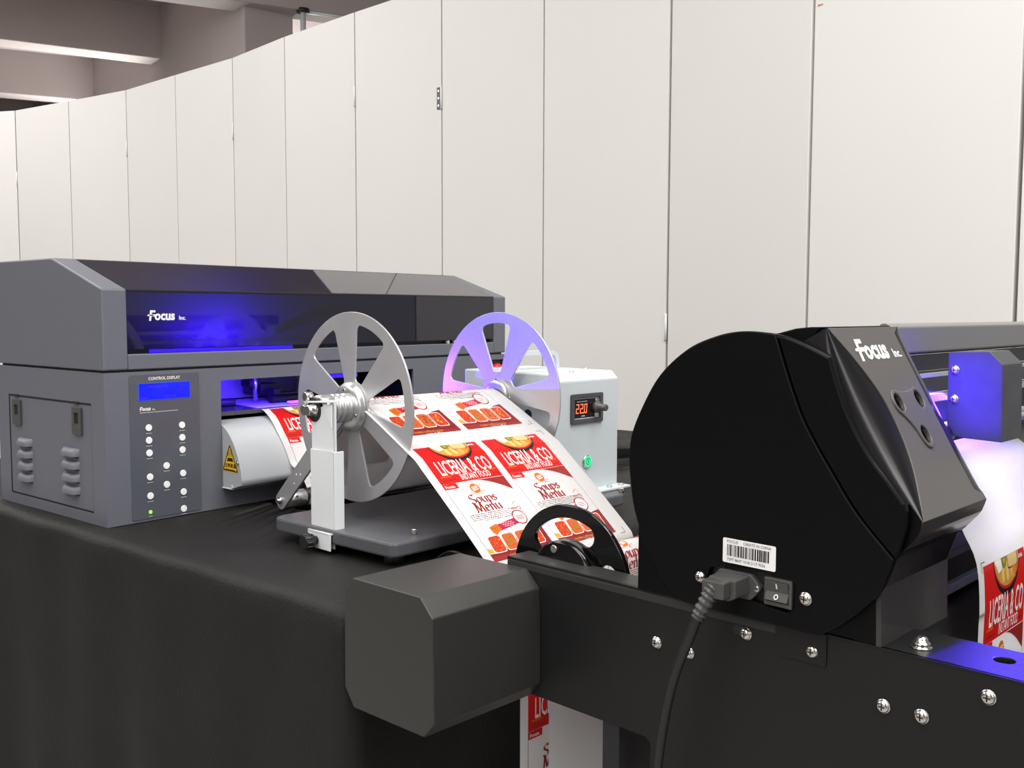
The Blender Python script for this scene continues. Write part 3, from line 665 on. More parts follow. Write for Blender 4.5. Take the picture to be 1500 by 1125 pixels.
def label_art(F, x0, s0, LW, LL, vmin=-1, vmax=9):
    """one printed food label; x to the right, v down the film; returns an MB in film space"""
    mb = MB(); H = [.0003]
    def fn(x, v, h): return (x0+x, s0+v, h)
    def P(pts, mat, h=.0003): mb.poly(pts, fn, mat, h)
    def TX(body, size, x, v, mat, **k):
        h = k.pop('h', .0006); xs = k.pop('xs', 1)
        vs, fs = text_mesh(body, size, k.get('bold', 0), k.get('shear', 0), k.get('align', 'LEFT'), k.get('space', 1))
        mb.add([fn(x+a*xs, v-b, h) for a, b in vs], [f[::-1] for f in fs], mat)
    W_ = LW; rnd = random.Random(11)
    # red banner with the bowl of noodles
    P(rect(0, 0, W_, .0665), G['fred'])
    bx, rx = .545*W_, .325*W_
    P([(bx+rx*math.cos(t), .033*math.sin(t)) for t in [PI*k/24 for k in range(25)]], G['fblack'], .0004)
    P([(bx+rx*.96*math.cos(t), .0275*math.sin(t)) for t in [PI*k/24 for k in range(25)]], G['fred'], .0005)
    P([(bx+rx*.92*math.cos(t), .0250*math.sin(t)) for t in [PI*k/24 for k in range(25)]], G['fsoup'], .0006)
    for k in range(7):
        cx = bx-rx*.48+k*rx*.12; P([(cx+.0038*math.cos(t)+.0016*k, .013+.0085*math.sin(t)) for t in [2*PI*q/14 for q in range(14)]], G['fnoodle'] if k % 2 else G['fyellow'], .0007+.00002*k)
    for k in range(8):
        x = bx+rx*(.30+.07*k); P([(x, .010), (x+.0009, .010), (x+.0004, .0215-.0006*k), (x-.0005, .0215-.0006*k)], G['forange'], .0009)
    P(rpoly(rect(bx+rx*.02, .0000, bx+rx*.80, .0120), [0, 0, .004, .004]), G['fbrown'], .0008); P(rpoly(rect(bx+rx*.05, .0000, bx+rx*.76, .0105), [0, 0, .004, .004]), G['fnoodle'], .0009)
    P(rpoly([(bx-rx*.92, 0), (bx-rx*.42, 0), (bx-rx*.40, .009), (bx-rx*.66, .0115)], .002), G['fwhite'], .0009)
    P(rpoly([(bx-rx*.40, 0), (bx-.02*rx, 0), (bx-rx*.12, .008), (bx-rx*.34, .0095)], .002), G['fgreen'], .0010); P(rpoly([(bx-rx*.30, .0015), (bx-rx*.16, .001), (bx-rx*.2, .007)], .001), G['fyellow'], .0011)
    TX('Focus.', .0060, .80*W_, .0068, G['fwhite'], bold=.03)
    TX('LICERIA & CO', .0335, .095*W_, .0530, G['fwhite'], bold=.012, xs=.425*W_/.104, h=.0012)
    TX('INSTANT FOOD', .0138, .345*W_, .0640, G['fwhite'], bold=.012, xs=.50*W_/.104, h=.0012)
    for (xa, xb, v, n) in ((.06, .22, .0565, 3), (.06, .27, .0625, 6), (.84, .96, .0545, 3), (.76, .96, .0620, 6)):
        x = xa*W_
        while x < xb*W_:
            wv = (xb-xa)*W_/n*rnd.uniform(.6, 1.1); P(rect(x, v-.0019, min(x+wv*.85, xb*W_), v), G['fbrick'] if n > 4 else G['forange'], .0006); x += wv
    # menu below
    P(rect(0, .0668, .0006, LL), G['fblack'], .0003); P(rect(W_-.0006, .092, W_, LL), G['fgrey'], .0003)
    P(rect(0, .0668, .22*W_, .0755), G['fred'], .0004); TX('Focus.', .0058, .025*W_, .0735, G['fwhite'], bold=.03, xs=1.1)
    cv = [(W_*(.52+.48*k/12), .0672+.024*(k/12)**1.7) for k in range(13)]
    P([(W_, .0672)]+cv[::-1], G['fbrick'], .0004)
    P(circ(.44*W_, .0795, .0078, 24), G['forange'], .0004)
    for k in range(3): P(rpoly([(.44*W_-.006, .0775+k*.0025), (.44*W_+.004, .0757+k*.0025), (.44*W_+.006, .0766+k*.0025), (.44*W_-.004, .0787+k*.0025)], .0004), G['fwhite'], .0006)
    P([(.44*W_-.0145, .0880), (.44*W_+.0130, .0850), (.44*W_+.0130, .0858), (.44*W_-.0145, .0888)], G['forange'], .0007)
    pen_text(mb, fn, 'Soups', .235*W_, .1030, .0142, G['fbrick'], .0008); pen_text(mb, fn, 'Menu', .235*W_, .1170, .0150, G['fbrick'], .0008)
    sw = [(.79*W_, .1145), (.86*W_, .1095), (.885*W_, .1135), (.84*W_, .1195), (.74*W_, .1200)]
    sw = smooth_path(sw, .001)
    for a, b in zip(sw, sw[1:]): P([(a[0], a[1]), (b[0], b[1]), (b[0], b[1]+.0009), (a[0], a[1]+.0009)], G['forange'], .0006)
    P([(.47*W_, .0900), (.49*W_, .0872), (.515*W_, .0900), (.505*W_, .0900), (.49*W_, .0884), (.48*W_, .0900)], G['fbrick'], .0006)
    for i in range(5):
        v = .1200+i*.0026; x = (.08 if i < 4 else .25)*W_; e = (.90 if i < 4 else .78)*W_
        while x < e:
            wv = rnd.uniform(.0010, .0036); P(rect(x, v-.0011, min(x+wv, e), v), G['fgrey'] if rnd.random() > .6 else G['fblack'] if rnd.random() > .2 else G['fred'], .0004); x += wv+.0008
    # ribbon badge
    P(rpoly([(.32*W_, .1395), (.74*W_, .1330), (.74*W_, .1425), (.34*W_, .1490)], .001), G['fpink'], .0004)
    P(rpoly([(.235*W_, .1405), (.37*W_, .1370), (.405*W_, .1470), (.33*W_, .1500), (.28*W_, .1535), (.245*W_, .1490)], .002), G['forange'], .0006)
    TX('Order', .0042, .262*W_, .1442, G['fbrown'], bold=.02, xs=.9); TX('Now', .0042, .282*W_, .1482, G['fbrown'], bold=.02, xs=.9)
    for k in range(3):
        x = (.43+.02*k)*W_
        while x < .62*W_: P(rect(x, .1378+k*.0026, x+.0030, .1386+k*.0026), G['fwhite'], .0006); x += .0042
    P(circ(.78*W_, .1345, .0112, 28), G['fbrick'], .0006); P(circ(.78*W_, .1345, .0096, 28), G['fwhite'], .0007)
    for k in range(3): P(rect(.78*W_-.006, .1322+k*.0024, .78*W_+.006, .1332+k*.0024), G['fpink'], .0008)
    # dishes over the brick band
    P([(.86*W_, .1500), (W_, .1480), (W_, LL), (0, LL), (0, .1770), (.10*W_, .1775)], G['fwine'], .0003)
    P([(0, .1805), (.5*W_, .1825), (W_, .1840), (W_, LL), (0, LL)], G['fbrick'], .00035)
    P([(0, .1690), (.075*W_, .1705), (.075*W_, .1765), (0, .1755)], G['fyellow'], .0004)
    for k, (c1, c2) in enumerate((('fcurry', 'fcurry2'), ('fcurry2', 'fgreen'), ('fcurry2', 'fbrown'), ('fcurry', 'fyellow'))):
        xa = (.105+.212*k)*W_; va = .1525
        q = [(xa, va), (xa+.195*W_, va), (xa+.172*W_, va+.0255), (xa-.030*W_, va+.0255)]
        P(rpoly(q, .005), G['fwhite'], .0008+.00004*k)
        c = Vector((sum(p[0] for p in q)/4, sum(p[1] for p in q)/4)); q2 = [tuple(c+(Vector(p)-c)*.91) for p in q]
        P(rpoly(q2, .0045), G[c1], .00095+.00004*k)
        for m_ in range(16):
            u, v_ = rnd.uniform(.12, .88), rnd.uniform(.10, .90); a_ = Vector(q2[0]).lerp(Vector(q2[1]), u); b_2 = Vector(q2[3]).lerp(Vector(q2[2]), u); o = a_.lerp(b_2, v_)
            rr = rnd.uniform(.0009, .0022); mt_ = G[c2] if m_ % 3 else G['fcurry'] if c1 != 'fcurry' else G['forange']
            if m_ == 7: mt_ = G['fgreen'] if k != 3 else G['fyellow']
            P([(o.x+rr*rnd.uniform(.6, 1.3)*math.cos(t), o.y+rr*rnd.uniform(.5, 1)*math.sin(t)) for t in [2*PI*j/6 for j in range(6)]], mt_, .0011+.00002*m_+.00004*k)
    TX('Available in different Varieties', .0050, .26*W_, .1855, G['fyellow'], xs=.80*W_/.104); TX('1 Litre . 2L 480 th.', .0044, .42*W_, .1892, G['fwhite'], xs=.85*W_/.104)
    return mb
PEN = {  # letter skeletons, unit x-height box (x, y up), drawn with a broad nib
 'S': [[(.62, .86), (.50, .98), (.28, .98), (.12, .82), (.16, .62), (.40, .50), (.60, .36), (.60, .14), (.42, .0), (.18, .02), (.06, .16)]],
 'o': [[(.30, .64), (.12, .52), (.06, .32), (.12, .10), (.30, .0), (.48, .10), (.54, .32), (.48, .54), (.30, .64)]],
 'u': [[(.02, .62), (.12, .62), (.12, .16), (.24, .0), (.40, .06), (.52, .2)], [(.52, .64), (.52, .02), (.62, .02)]],
 'p': [[(.02, .62), (.12, .62), (.12, -.30)], [(.12, .5), (.28, .64), (.48, .56), (.55, .32), (.46, .08), (.28, .0), (.12, .12)]],
 's': [[(.42, .54), (.30, .64), (.14, .60), (.10, .46), (.24, .36), (.40, .26), (.42, .10), (.28, .0), (.10, .04), (.04, .14)]],
 'M': [[(-.10, .02), (.06, .0), (.14, .5), (.18, 1.0)], [(.18, 1.0), (.46, .06)], [(.46, .06), (.78, 1.0)], [(.78, 1.0), (.86, .0), (.96, .0)]],
 'e': [[(.08, .34), (.48, .36), (.44, .56), (.28, .64), (.12, .54), (.06, .30), (.14, .06), (.32, .0), (.50, .12)]],
 'n': [[(.02, .62), (.12, .62), (.12, .0)], [(.12, .46), (.28, .64), (.44, .58), (.48, .42), (.48, .02), (.58, .02)]]}
PENW = {'S': .72, 'o': .62, 'u': .66, 'p': .64, 's': .52, 'M': 1.02, 'e': .58, 'n': .62}
def pen_text(mb, fn, word, x, v, size, mat, h):
    for ch in word:
        for st in PEN[ch]:
            q = smooth_path(st, .12) if len(st) > 3 else st
            for (a, b), (c, d) in zip(q, q[1:]):
                nx, ny = .085, .040                     # the nib
                if abs((c-a)*ny-(d-b)*nx) < .003*math.hypot(c-a, d-b): continue
                pts = [(a-nx, b-ny), (c-nx, d-ny), (c+nx, d+ny), (a+nx, b+ny)]
                A = sum(pts[i][0]*pts[(i+1) % 4][1]-pts[(i+1) % 4][0]*pts[i][1] for i in range(4))
                if A < 0: pts = pts[::-1]
                mb.add([fn(x+px*size, v-py*size, h) for px, py in pts], [(3, 2, 1, 0)], mat)
        x += PENW[ch]*size
def place_label(F, parent, col, s0, LL=.1885, name='printed_label', vs=1.0, dx=0):
    LW = .106; x0 = .0125+col*.1175+dx
    art = label_art(F, x0, 0, LW, LL); art.v = [(a, s0+b*vs, c) for a, b, c in art.v]; LL = LL*vs
    bm = bmesh.new(); me = bpy.data.meshes.new('art'); me.from_pydata(art.v, [], art.f); me.polygons.foreach_set('material_index', art.m)
    bm.from_mesh(me); bpy.data.meshes.remove(me)
    prev = None
    for i, c in enumerate(F.cum[1:-1]):
        if s0-.001 < c < s0+LL+.001:
            if (F.n[i+1]-F.n[i]).length < .004 and prev is not None and (F.n[i+1]-prev).length < .004: continue
            prev = F.n[i+1]
            bmesh.ops.bisect_plane(bm, geom=bm.verts[:]+bm.edges[:]+bm.faces[:], plane_co=(0, c, 0), plane_no=(0, 1, 0), dist=1e-7)
    kill = [f for f in bm.faces if not (F.cum[0] <= f.calc_center_median().y <= F.cum[-1])]
    bmesh.ops.delete(bm, geom=kill, context='FACES')
    o3 = Vector(parent['_o'])
    for v in bm.verts: v.co = Vector(F.at(v.co.x, v.co.y, v.co.z*.55))-o3
    me = bpy.data.meshes.new(name); bm.to_mesh(me); bm.free()
    for m in art.mats: me.materials.append(m)
    o = bpy.data.objects.new(name, me); COL.objects.link(o); o.parent = parent; o['_o'] = list(o3); return o
def crop_mark(F, parent, s, right, down):
    mb = MB(); x = FW-.0125 if right else .0085; sx = -1 if right else 1; sv = 1 if down else -1
    for q in (rect(x, s, x+sx*.009, s+.0007), rect(x, s, x+.0007, s+sv*.009)): mb.add([F.at(a, b, .0003) for a, b in q], [(0, 1, 2, 3)], G['fblack'])
    mb.build('crop_mark', parent)
# path of the web: printer slot > guide > dancer roller > winder hub > down to the second printer > loop
hub = [(AX[0]+.0105*math.cos(t), AX[1]+.0105*math.sin(t)) for t in [math.radians(g) for g in (20, 40, 60, 78, 90, 103, 116)]]
rol = [(RO[0]+.0122*math.cos(t), RO[1]+.0122*math.sin(t)) for t in [math.radians(g) for g in (70, 40, 10, -20, -50, -80, -110, -130)]]
pre = smooth_path([(.200, .1485), (.060, .1470), (.0275, .1395), (.0070, .1235), (-.0092, .1015), (-.0200, .0780), (-.0285, .0600), (-.0600, .0515), (-.1050, .0485), (-.1330, .0478)], .006)
down = [(-.3160, .1845), (-.3400, .1725), (-.3680, .1580), (-.4350, .1220), (-.5110, .0600), (-.5450, .0310), (-.5650, .0145)]
dip = smooth_path([(-.5650, .0145), (-.5695, .0080), (-.5715, -.0100), (-.5728, -.0240), (-.5758, -.0275), (-.5785, -.0220)], .003)
guide_r = [(-.6020+.0210*math.cos(t), -.0050+.0210*math.sin(t)) for t in [math.radians(g) for g in (2, 25, 50, 72, 90, 108, 130, 155, 178)]]
hang = smooth_path([(-.6232, -.012), (-.6235, -.10), (-.6240, -.25), (-.6265, -.42), (-.6320, -.452), (-.6430, -.462), (-.6560, -.452), (-.6655, -.42), (-.6662, -.25), (-.6662, -.08)], .012)
core = [(-.6950+.0290*math.cos(t), -.0600+.0290*math.sin(t)) for t in [math.radians(g) for g in (10, 40, 70, 95)]]
path = pre+rol+[(-.205, .0790)]+hub+down+dip[1:]+guide_r+hang+core
F1 = Film(path, (AX[0], AX[1]+.0105), [(-.62, .272), (-.44, .274), (-.36, .287), (-.26, .232), (-.225, .228), (-.03, .197), (.0, .195), (.30, .195), (.45, .1865), (2, .1865)], [(-.9, .0835), (-.40, .0835), (-.30, .02), (-.24, 0), (2, 0)])
fl = thing('printed_film', 'long white film of red food labels running through the winder reels', 'film', (.33, -.40, 0), True)
ribbon(F1, fl)
for k in (0, 1, 2):
    for c in (0, 1): place_label(F1, fl, c, .1275+.2160*k-(.014 if k == 2 else 0), dx=.024 if k == 1 else 0)
for c in (0, 1): place_label(F1, fl, c, .1005-.1885*1.30, vs=1.30)
sg = min(range(len(F1.p)), key=lambda i: (F1.p[i]-Vector((-.0075, .1010))).length)
for k in (0,):
    for c in (0, 1): place_label(F1, fl, c, F1.cum[sg]-.0665)
for s, d in ((.1005+.0030, False), (.1215, True), (.3190, False)):
    crop_mark(F1, fl, s, True, d)

# ------------------------------------------------------------------ the second, black printer (turned frame)
m2 = thing('roll_printer', 'black roll printer with domed side cover, screws and square end box', 'printer', (.32, -1.0, -.75), True)
A0 = .147
def fA(a0=A0): return lambda b, z, h: (a0+h, b, z)
mb = MB()
side = [(-.6420, .0480), (-.6420, -.0910), (-.8237, -.0910), (-.8290, -.0960), (-.8290, -.3300), (-1.42, -.3300), (-1.42, .0480)]
mb.shape([side], .003, fA(), G['black'])
mb.build('side_plate', m2)
mb = MB(); mb.prism(rpoly([(A0-.0004, .0380), (A0-.0004, .0482), (.1805, .0482), (.1805, .0440), (.1560, .0440), (.1500, .0380)], [0, .0050, 0, 0, 0, 0], 8), 1, -.990, -.6420, G['coat2']); mb.build('top_flange', m2, bevel=.0006, angle=50)
HB = (-1.1209, .1845)
mb = MB(); mb.shape([[(-.975, A0), (-1.42, A0), (-1.42, .212), (-1.10, .212), (-1.030, .212), (-.975, .1995)], circ(*HB, .0075, 20)], .004, lambda b, a, h: (a, b, .0440+h), G['black'], .0008); mb.box((.17, -1.14, .030), (.20, -1.10, .0435), G['dark']); mb.build('top_flange', m2)
# legs and inner frame
for a in (.163,): 
    mb = MB(); mb.box((a, -.8440, -.745), (a+.03, -.8290, -.095), G['black']); mb.build('leg', m2, bevel=.001)
mb = MB(); mb.box((.163, -1.38, -.745), (.193, -1.35, -.33), G['black']); mb.build('leg', m2, bevel=.001)
mb = MB(); mb.shape([side], .003, fA(.520), G['black']); mb.build('side_plate', m2)
mb = MB(); mb.box((.53, -.8440, -.745), (.56, -.8290, -.33), G['black']); mb.build('leg', m2)
mb = MB(); mb.box((.53, -1.38, -.745), (.56, -1.35, -.33), G['black']); mb.build('leg', m2)
mb = MB(); mb.box((.150, -1.04, .005), (.52, -1.020, .045), G['dark']); mb.build('cross_member', m2); mb = MB(); mb.box((.150, -.79, -.30), (.52, -.77, .0), G['dark']); mb.build('cross_member', m2)
# square end box
hx = [(-.5685, .0385), (-.6715, .0402), (-.6890, .0232), (-.6905, -.0758), (-.6765, -.0920), (-.5680, -.0945), (-.5535, -.0765), (-.5540, .0222)]
MB().prism(hx, 0, .0015, A0, G['coat2']).build('end_box', m2, bevel=.0012)
# guide roller in front and its end disc
mb = MB(); mb.cyl((.165, -.6020, -.0050), (1, 0, 0), .345, .0203, G['rubber'], 32); mb.build('guide_roller', m2)
mb = MB(); mb.lathe((.150, -.5560, -.004), (1, 0, 0), [(0, .0400), (.0015, .0415), (.003, .0415), (.0045, .0400)], G['gloss'], 48); mb.build('roller_flange', m2)
# spool with kidney-shaped windows
SC = (-.6950, .0256); SR = .0785
lp = [circ(0, 0, SR, 80)]
for k in range(3):
    m = math.radians(100+120*k); w0 = []; rm, hh = .683*SR, .142*SR; ph = .60
    for t in [-1+q/8 for q in range(17)]: w0.append(((rm+hh)*math.cos(m+ph*t), (rm+hh)*math.sin(m+ph*t)))
    for e_, sg in ((ph, 1), (-ph, -1)):
        c = (rm*math.cos(m+e_), rm*math.sin(m+e_))
        cap = [(c[0]+hh*math.cos(m+e_+sg*a_), c[1]+hh*math.sin(m+e_+sg*a_)) for a_ in [PI*q/12 for q in range(1, 12)]]
        w0 += cap if sg > 0 else cap[::-1]
        if sg > 0: w0 += [((rm-hh)*math.cos(m+ph*t), (rm-hh)*math.sin(m+ph*t)) for t in [1-q/6 for q in range(13)]]
    lp.append(w0)
mb = MB(); mb.shape(lp, .006, lambda x, y, h: (.1840+h, SC[0]-x, SC[1]+y), G['spool'], .0012); sp = mb.build('spool_flange', m2)
mb = MB(); mb.lathe((.1840, *SC), (-1, 0, 0), [(0, .0425), (.010, .0425), (.012, .0405), (.012, .02)], G['spool'], 56); mb.build('spool_hub', m2)
for g in (106, 226, 346):
    g = math.radians(g); mb = MB(); mb.cyl((.1720, SC[0]-.0345*math.cos(g), SC[1]+.0345*math.sin(g)), (-1, 0, 0), .0015, .0042, G['chrome'], 16, .0005); mb.build('hub_screw', m2)
mb = MB(); mb.cyl((.170, -.6950, -.0600), (1, 0, 0), .345, .0285, G['film'], 48); mb.build('film_core', m2)
mb = MB(); mb.cyl((.150, *SC), (1, 0, 0), .046, .0120, G['dark'], 20); mb.build('spool_axle', m2)
# screws on the side plate
def screw(a, b, z, r=.0052, slot=False, parent=m2):
    mb = MB(); mb.lathe((a, b, z), (-1, 0, 0), [(0, r*1.08), (.001, r*1.08), (.001, r*.98), (.0022, r*.95), (.0034, r*.72), (.0038, r*.45)], G['chrome'], 20)
    q = r*.5
    mb.box((a-.0040, b-q, z-q*.2), (a-.0037, b+q, z+q*.2), G['dark']); mb.box((a-.0040, b-q*.2, z-q), (a-.0037, b+q*.2, z+q), G['dark'])
    mb.build('screw', parent)
for b, z in ((-.8347, .0016), (-.8700, .0007), (-.9272, .0316), (-.9879, .0311), (-1.0474, .0030), (-1.0766, .0035), (-1.1230, .0313)): screw(A0, b, z)
for b, z in ((-.9205, .0330), (-.9815, .0325)):
    mb = MB(); mb.shape([rpoly(rect(b-.0055, z-.0045, b+.0055, z+.0045), .004)], .0004, fXf(A0), G['dark']); mb.build('slot_hole', m2)
mb = MB(); mb.shape([rpoly([(-.9550, .0480), (-.9550, .0210), (-1.0003, .0210), (-1.0003, .0480)], .003)], .0014, fXf(A0), G['black'], .0003); mb.build('cover_tab', m2)
mb = MB(); mb.lathe((.1690, -1.0660, .0480), (0, 0, 1), [(0, .0080), (.0012, .0080), (.0012, .0060), (.0030, .0066), (.0042, .0066), (.0044, .0050), (.0075, .0046), (.0090, .0025)], G['chrome'], 20); mb.build('screw', m2)
# domed side cover: a black disc split by a curved joint, over the housing behind
out = [(-.8079, .1622), (-.8095, .1894), (-.8218, .2185), (-.8416, .2491), (-.8700, .2724), (-.8986, .2841), (-.9235, .2885), (-.9487, .2873)]
seam = [(-.9542, .2862), (-.9621, .2634), (-.9715, .2385), (-.9823, .2150), (-1.0033, .1826), (-1.0264, .1505), (-1.0559, .1203)]
low = [(-1.0473, .0962), (-1.0319, .0761), (-1.0136, .0591), (-.9975, .0482)]
base = [(-.8850, .0482), (-.8640, .0505), (-.8484, .0611), (-.8290, .0900), (-.8140, .1250)]
disc = smooth_path(out[::-1]+[out[0]], .006)[::-1]
top_arc = smooth_path(out, .005); sm = smooth_path(seam, .005); lw_ = smooth_path([seam[-1]]+low, .005); bs = smooth_path(base+[out[0]], .005)
PK = [(-.9030, .0680), (-.8935, .0750), (-.8965, .0850), (-.9100, .0895), (-.9700, .0912), (-.9762, .0855), (-.9755, .0650), (-.9700, .0610)]
pocket = rpoly(PK, .004)
mb = MB(); mb.shape([top_arc+sm+lw_[1:]+bs[:-1], pocket], .0080, fA(.1370), G['gloss'], .0012); cov = mb.build('side_cover', m2)
right = [(-.9620, .2852), (-.9800, .2790), (-1.0009, .2697), (-1.0088, .2458), (-1.0200, .2197), (-1.0347, .1960), (-1.0495, .1786), (-1.0623, .1629), (-1.0640, .1480), (-1.0575, .1225)]
cr = smooth_path([(-.9557, .2861)]+right[:3], .005)+smooth_path(right[2:8], .005)[1:]+smooth_path(right[7:], .005)[1:]
sm2 = [(b-.0013, z) for b, z in sm]
mb = MB(); mb.shape([cr+sm2[::-1]], .0080, fA(.1374), G['gloss'], .0020); mb.build('cover_crescent', m2)
mb = MB(); mb.box((.1440, -.980, .058), (.1450, -.890, .095), G['dark']); mb.build('socket_recess', cov)
mb = MB(); mb.shape([[(-.8140, .0482), (-.8140, .1500), (-.90, .20), (-.90, .0482)]], .003, fA(.1450), G['gloss']); mb.build('cover_backplate', m2)
# housing behind, extruded across
nv = Vector((.8726, -.4885)); P0 = Vector((-.9926, .2921)); P1 = Vector((-1.0726, .1492)); TL = (P1-P0).length; dv = (P1-P0)/TL; no = Vector((-abs(dv.y), abs(dv.x)))
no = Vector((-.8726, .4885))
ins = .022
q0 = P0-no*ins; q1 = P1-no*ins
hprof = [(-.8140, .0482), (-.8140, .1622), (-.8240, .2185), (-.8716, .2700), (-.9250, .2860), (-.9500, .2871), (-.9657, .2912), (-.9781, .2925), (-.9870, .2926)]+[tuple(q0+dv*.004), tuple(q1-dv*.004)]+[(-1.0640, .1330), (-1.0570, .1230), (-1.0505, .1169), (-1.0427, .0932), (-1.0430, .0427), (-1.02, .0482)]
H0, H1 = .1480, .2790
mb = MB(); mb.prism(hprof, 0, H0, H1, G['gloss']); mb.build('housing', m2, bevel=.0010)
# lower front: three bent facets below the nose
nose = smooth_path([tuple(P1), (-1.0690, .1385), (-1.0625, .1300), (-1.0560, .1225), (-1.0505, .1169)], .004)
lf = nose+[(-1.0427, .0932), (-1.0440, .0427), (-1.0400, .0427), (-1.0387, .0935), (-1.0465, .1150)]+[(b+.004, z-.0005) for b, z in nose[::-1]][1:]
mb = MB(); mb.prism(lf, 0, H0-.0005, H1+.0010, nmat('black_satin_sheet', (.04, .038, .038), .22)); mb.build('front_sheet', m2)
# fascia: hourglass panel between two scooped glossy sides
TLc = [(0, .1490), (.0266, .1680), (.0577, .1830), (.0813, .1858), (.1045, .1825), (.1256, .1745), (.1458, .1617), (TL, .1490)]
lc = smooth_path([(t, a) for t, a in TLc], .004)
TRc = [(0, .2800), (.0066, .2676), (.0267, .2664), (.085, .2655), (.12, .2650), (.1528, .2662), (.158, .2780), (TL, .2790)]
def aL(t): return lerp_tab(lc, t)
def aR(t): return lerp_tab(TRc, t)
def fF(a, t, h): p = P0+dv*t+no*h; return (a, p.x, p.y)
N = 44; ts = [TL*i/N for i in range(N+1)]
ts = sorted(set(ts+[.0066, .1528, .158]))
HO = [(.2041, .0682), (.2440, .0678), (.2229, .0984)]
o_loop = [(aL(t), t) for t in ts]+[(aR(t), t) for t in ts[::-1]]
mb = MB(); mb.shape([o_loop]+[circ(c[0]+.0015, c[1]+.0015, .0066, 28, .0080) for c in HO], .0025, lambda a, t, h: fF(a, t, h-.0025), G['fascia'], .0005)
fas = mb.build('fascia', m2)
mb = MB()
for c in HO: mb.lathe(fF(c[0]+.0015, c[1]+.0015, -.016), (0, no.x, no.y), [(0, .0001), (0, .0072), (.0158, .0072)], G['dark'], 24, caps=False)
mb.build('sensor_hole', fas)
def hull_pad(r):
    cs = [Vector(c)+Vector((.0015, .0015)) for c in HO]; pts = []
    # concave-sided pad round the three holes
    for i, st, en in ((0, 120, 300), (2, 20+0, 160), (1, -110, 60)):
        pass
    o = []
    ang = {0: (95, 245), 1: (-85, 85), 2: (20, 160)}
    for i in (1, 2, 0):
        a0, a1 = {1: (-80, 40), 2: (10, 170), 0: (140, 265)}[i]
        for k in range(12): t = math.radians(a0+(a1-a0)*k/11); o.append((cs[i].x+r*math.cos(t), cs[i].y+r*1.2*math.sin(t)))
    res = []
    for k, p in enumerate(o):
        res.append(p)
        if k % 12 == 11:
            q = o[(k+1) % len(o)]; c = sum((Vector(v) for v in cs), Vector((0, 0)))/3; m = (Vector(p)+Vector(q))/2; m = m+(c-m)*.28
            for u in (.25, .5, .75): res.append(tuple(Vector(p)*(1-u)**2+m*2*u*(1-u)+Vector(q)*u*u))
    return res
pad = hull_pad(.0098)
mb = MB(); mb.shape([pad]+[circ(c[0]+.0015, c[1]+.0015, .0066, 28, .0080) for c in HO], .0022, lambda a, t, h: fF(a, t, h-.0004), G['fascia'], .0010); mb.build('sensor_pad', fas)
mb = MB(); logo(mb, .1790, -.0290, .0820, lambda x, y, h: fF(x, -y, h), G['ink'], .0003); mb.build('brand_mark', fas)
def scoop(left):
    mb = MB(); vs = []; K = 9
    for t in ts:
        u = t/TL; s_ = math.sin(PI*u)**.75 if 0 < u < 1 else 0
        e = aL(t) if left else aR(t)
        end = (.1480-.0010*s_) if left else (.2800+.0130*s_)
        dep = (.020 if left else .010)*s_+.0003
        for k in range(K+1):
            v = k/K; th = v*PI/2
            # rolls over: flat next to the panel, steep at the side, with a soft ridge
            a = e+(end-e)*math.sin(th)**.9; hh = -.0012*s_-dep*(1-math.cos(th))+(.0022*s_*math.sin(PI*v)**2 if left else 0)
            vs.append(fF(a, t, hh))
        vs.append(fF(end, t, -.022))
    M_ = K+2
    fs = [[i*M_+k, i*M_+k+1, (i+1)*M_+k+1, (i+1)*M_+k] for i in range(len(ts)-1) for k in range(M_-1)]
    mb.add(vs, fs if left else [f[::-1] for f in fs], G['lens'], True); mb.build('side_trim', m2)
scoop(True); scoop(False)
mb = MB(); mb.prism([tuple(P1-dv*.016-no*.003), tuple(P1-dv*.001-no*.0005)]+nose[1:]+[(-1.0430, .1180), tuple(q1-dv*.03)], 0, H0-.0012, H0, G['gloss']); mb.build('nose_cheek', m2)
# sticker, screws, mains inlet and switch on the cover
fc = lambda b, z, h: (.1370-h, b, z)
st = MB(); st.shape([rpoly([(-.9092, .0926), (-.9590, .0926), (-.9590, .1135), (-.9092, .1135)], .0016)], .0003, fc, G['ink'])
fl_ = lambda x, y, h: (.1370-.0003-h, -.9092-x, .0926+y)
rnd = random.Random(3); x = .0042
while x < .0445:
    wv = rnd.choice((.0004, .0007, .0010, .0014)); st.add([fl_(x, .0060, .0002), fl_(x+wv, .0060, .0002), fl_(x+wv, .0158, .0002), fl_(x, .0158, .0002)], [(0, 1, 2, 3)], G['inkblack']); x += wv+rnd.choice((.0004, .0006, .0009))
st.text('FOCUS', .0034, lambda a, b, h: fl_(.0040+a, .0173+b, .0002), G['inkblack'], flip=False); st.text('CREATE IN CHINA', .0034, lambda a, b, h: fl_(.0195+a, .0173+b, .0002), G['inkblack'], xs=.93)
st.text('FSPT 8647 1018 2117 9556', .0034, lambda a, b, h: fl_(.0045+a, .0020+b, .0002), G['inkblack'], xs=.95)
st.build('barcode_sticker', cov)
screw(.1370, -.8870, .0747, .0044); screw(.1370, -.9862, .0761, .0050)
inl = MB(); inl.shape([rpoly([(-.8975, .0755), (-.9065, .0860), (-.9365, .0860), (-.9465, .0755), (-.9365, .0645), (-.9065, .0645)], .003)], .0075, lambda b, z, h: (.1440-h, b, z), G['plug'], .0006)
inl = inl.build('mains_inlet', cov)
for b in (-.9015, -.9425): 
    mb = MB(); mb.cyl((.1365, b, .0755), (-1, 0, 0), .0014, .0026, G['chrome'], 14, .0004); mb.box((.1349, b-.0015, .0752), (.1352, b+.0015, .0758), G['dark']); mb.build('inlet_screw', inl)
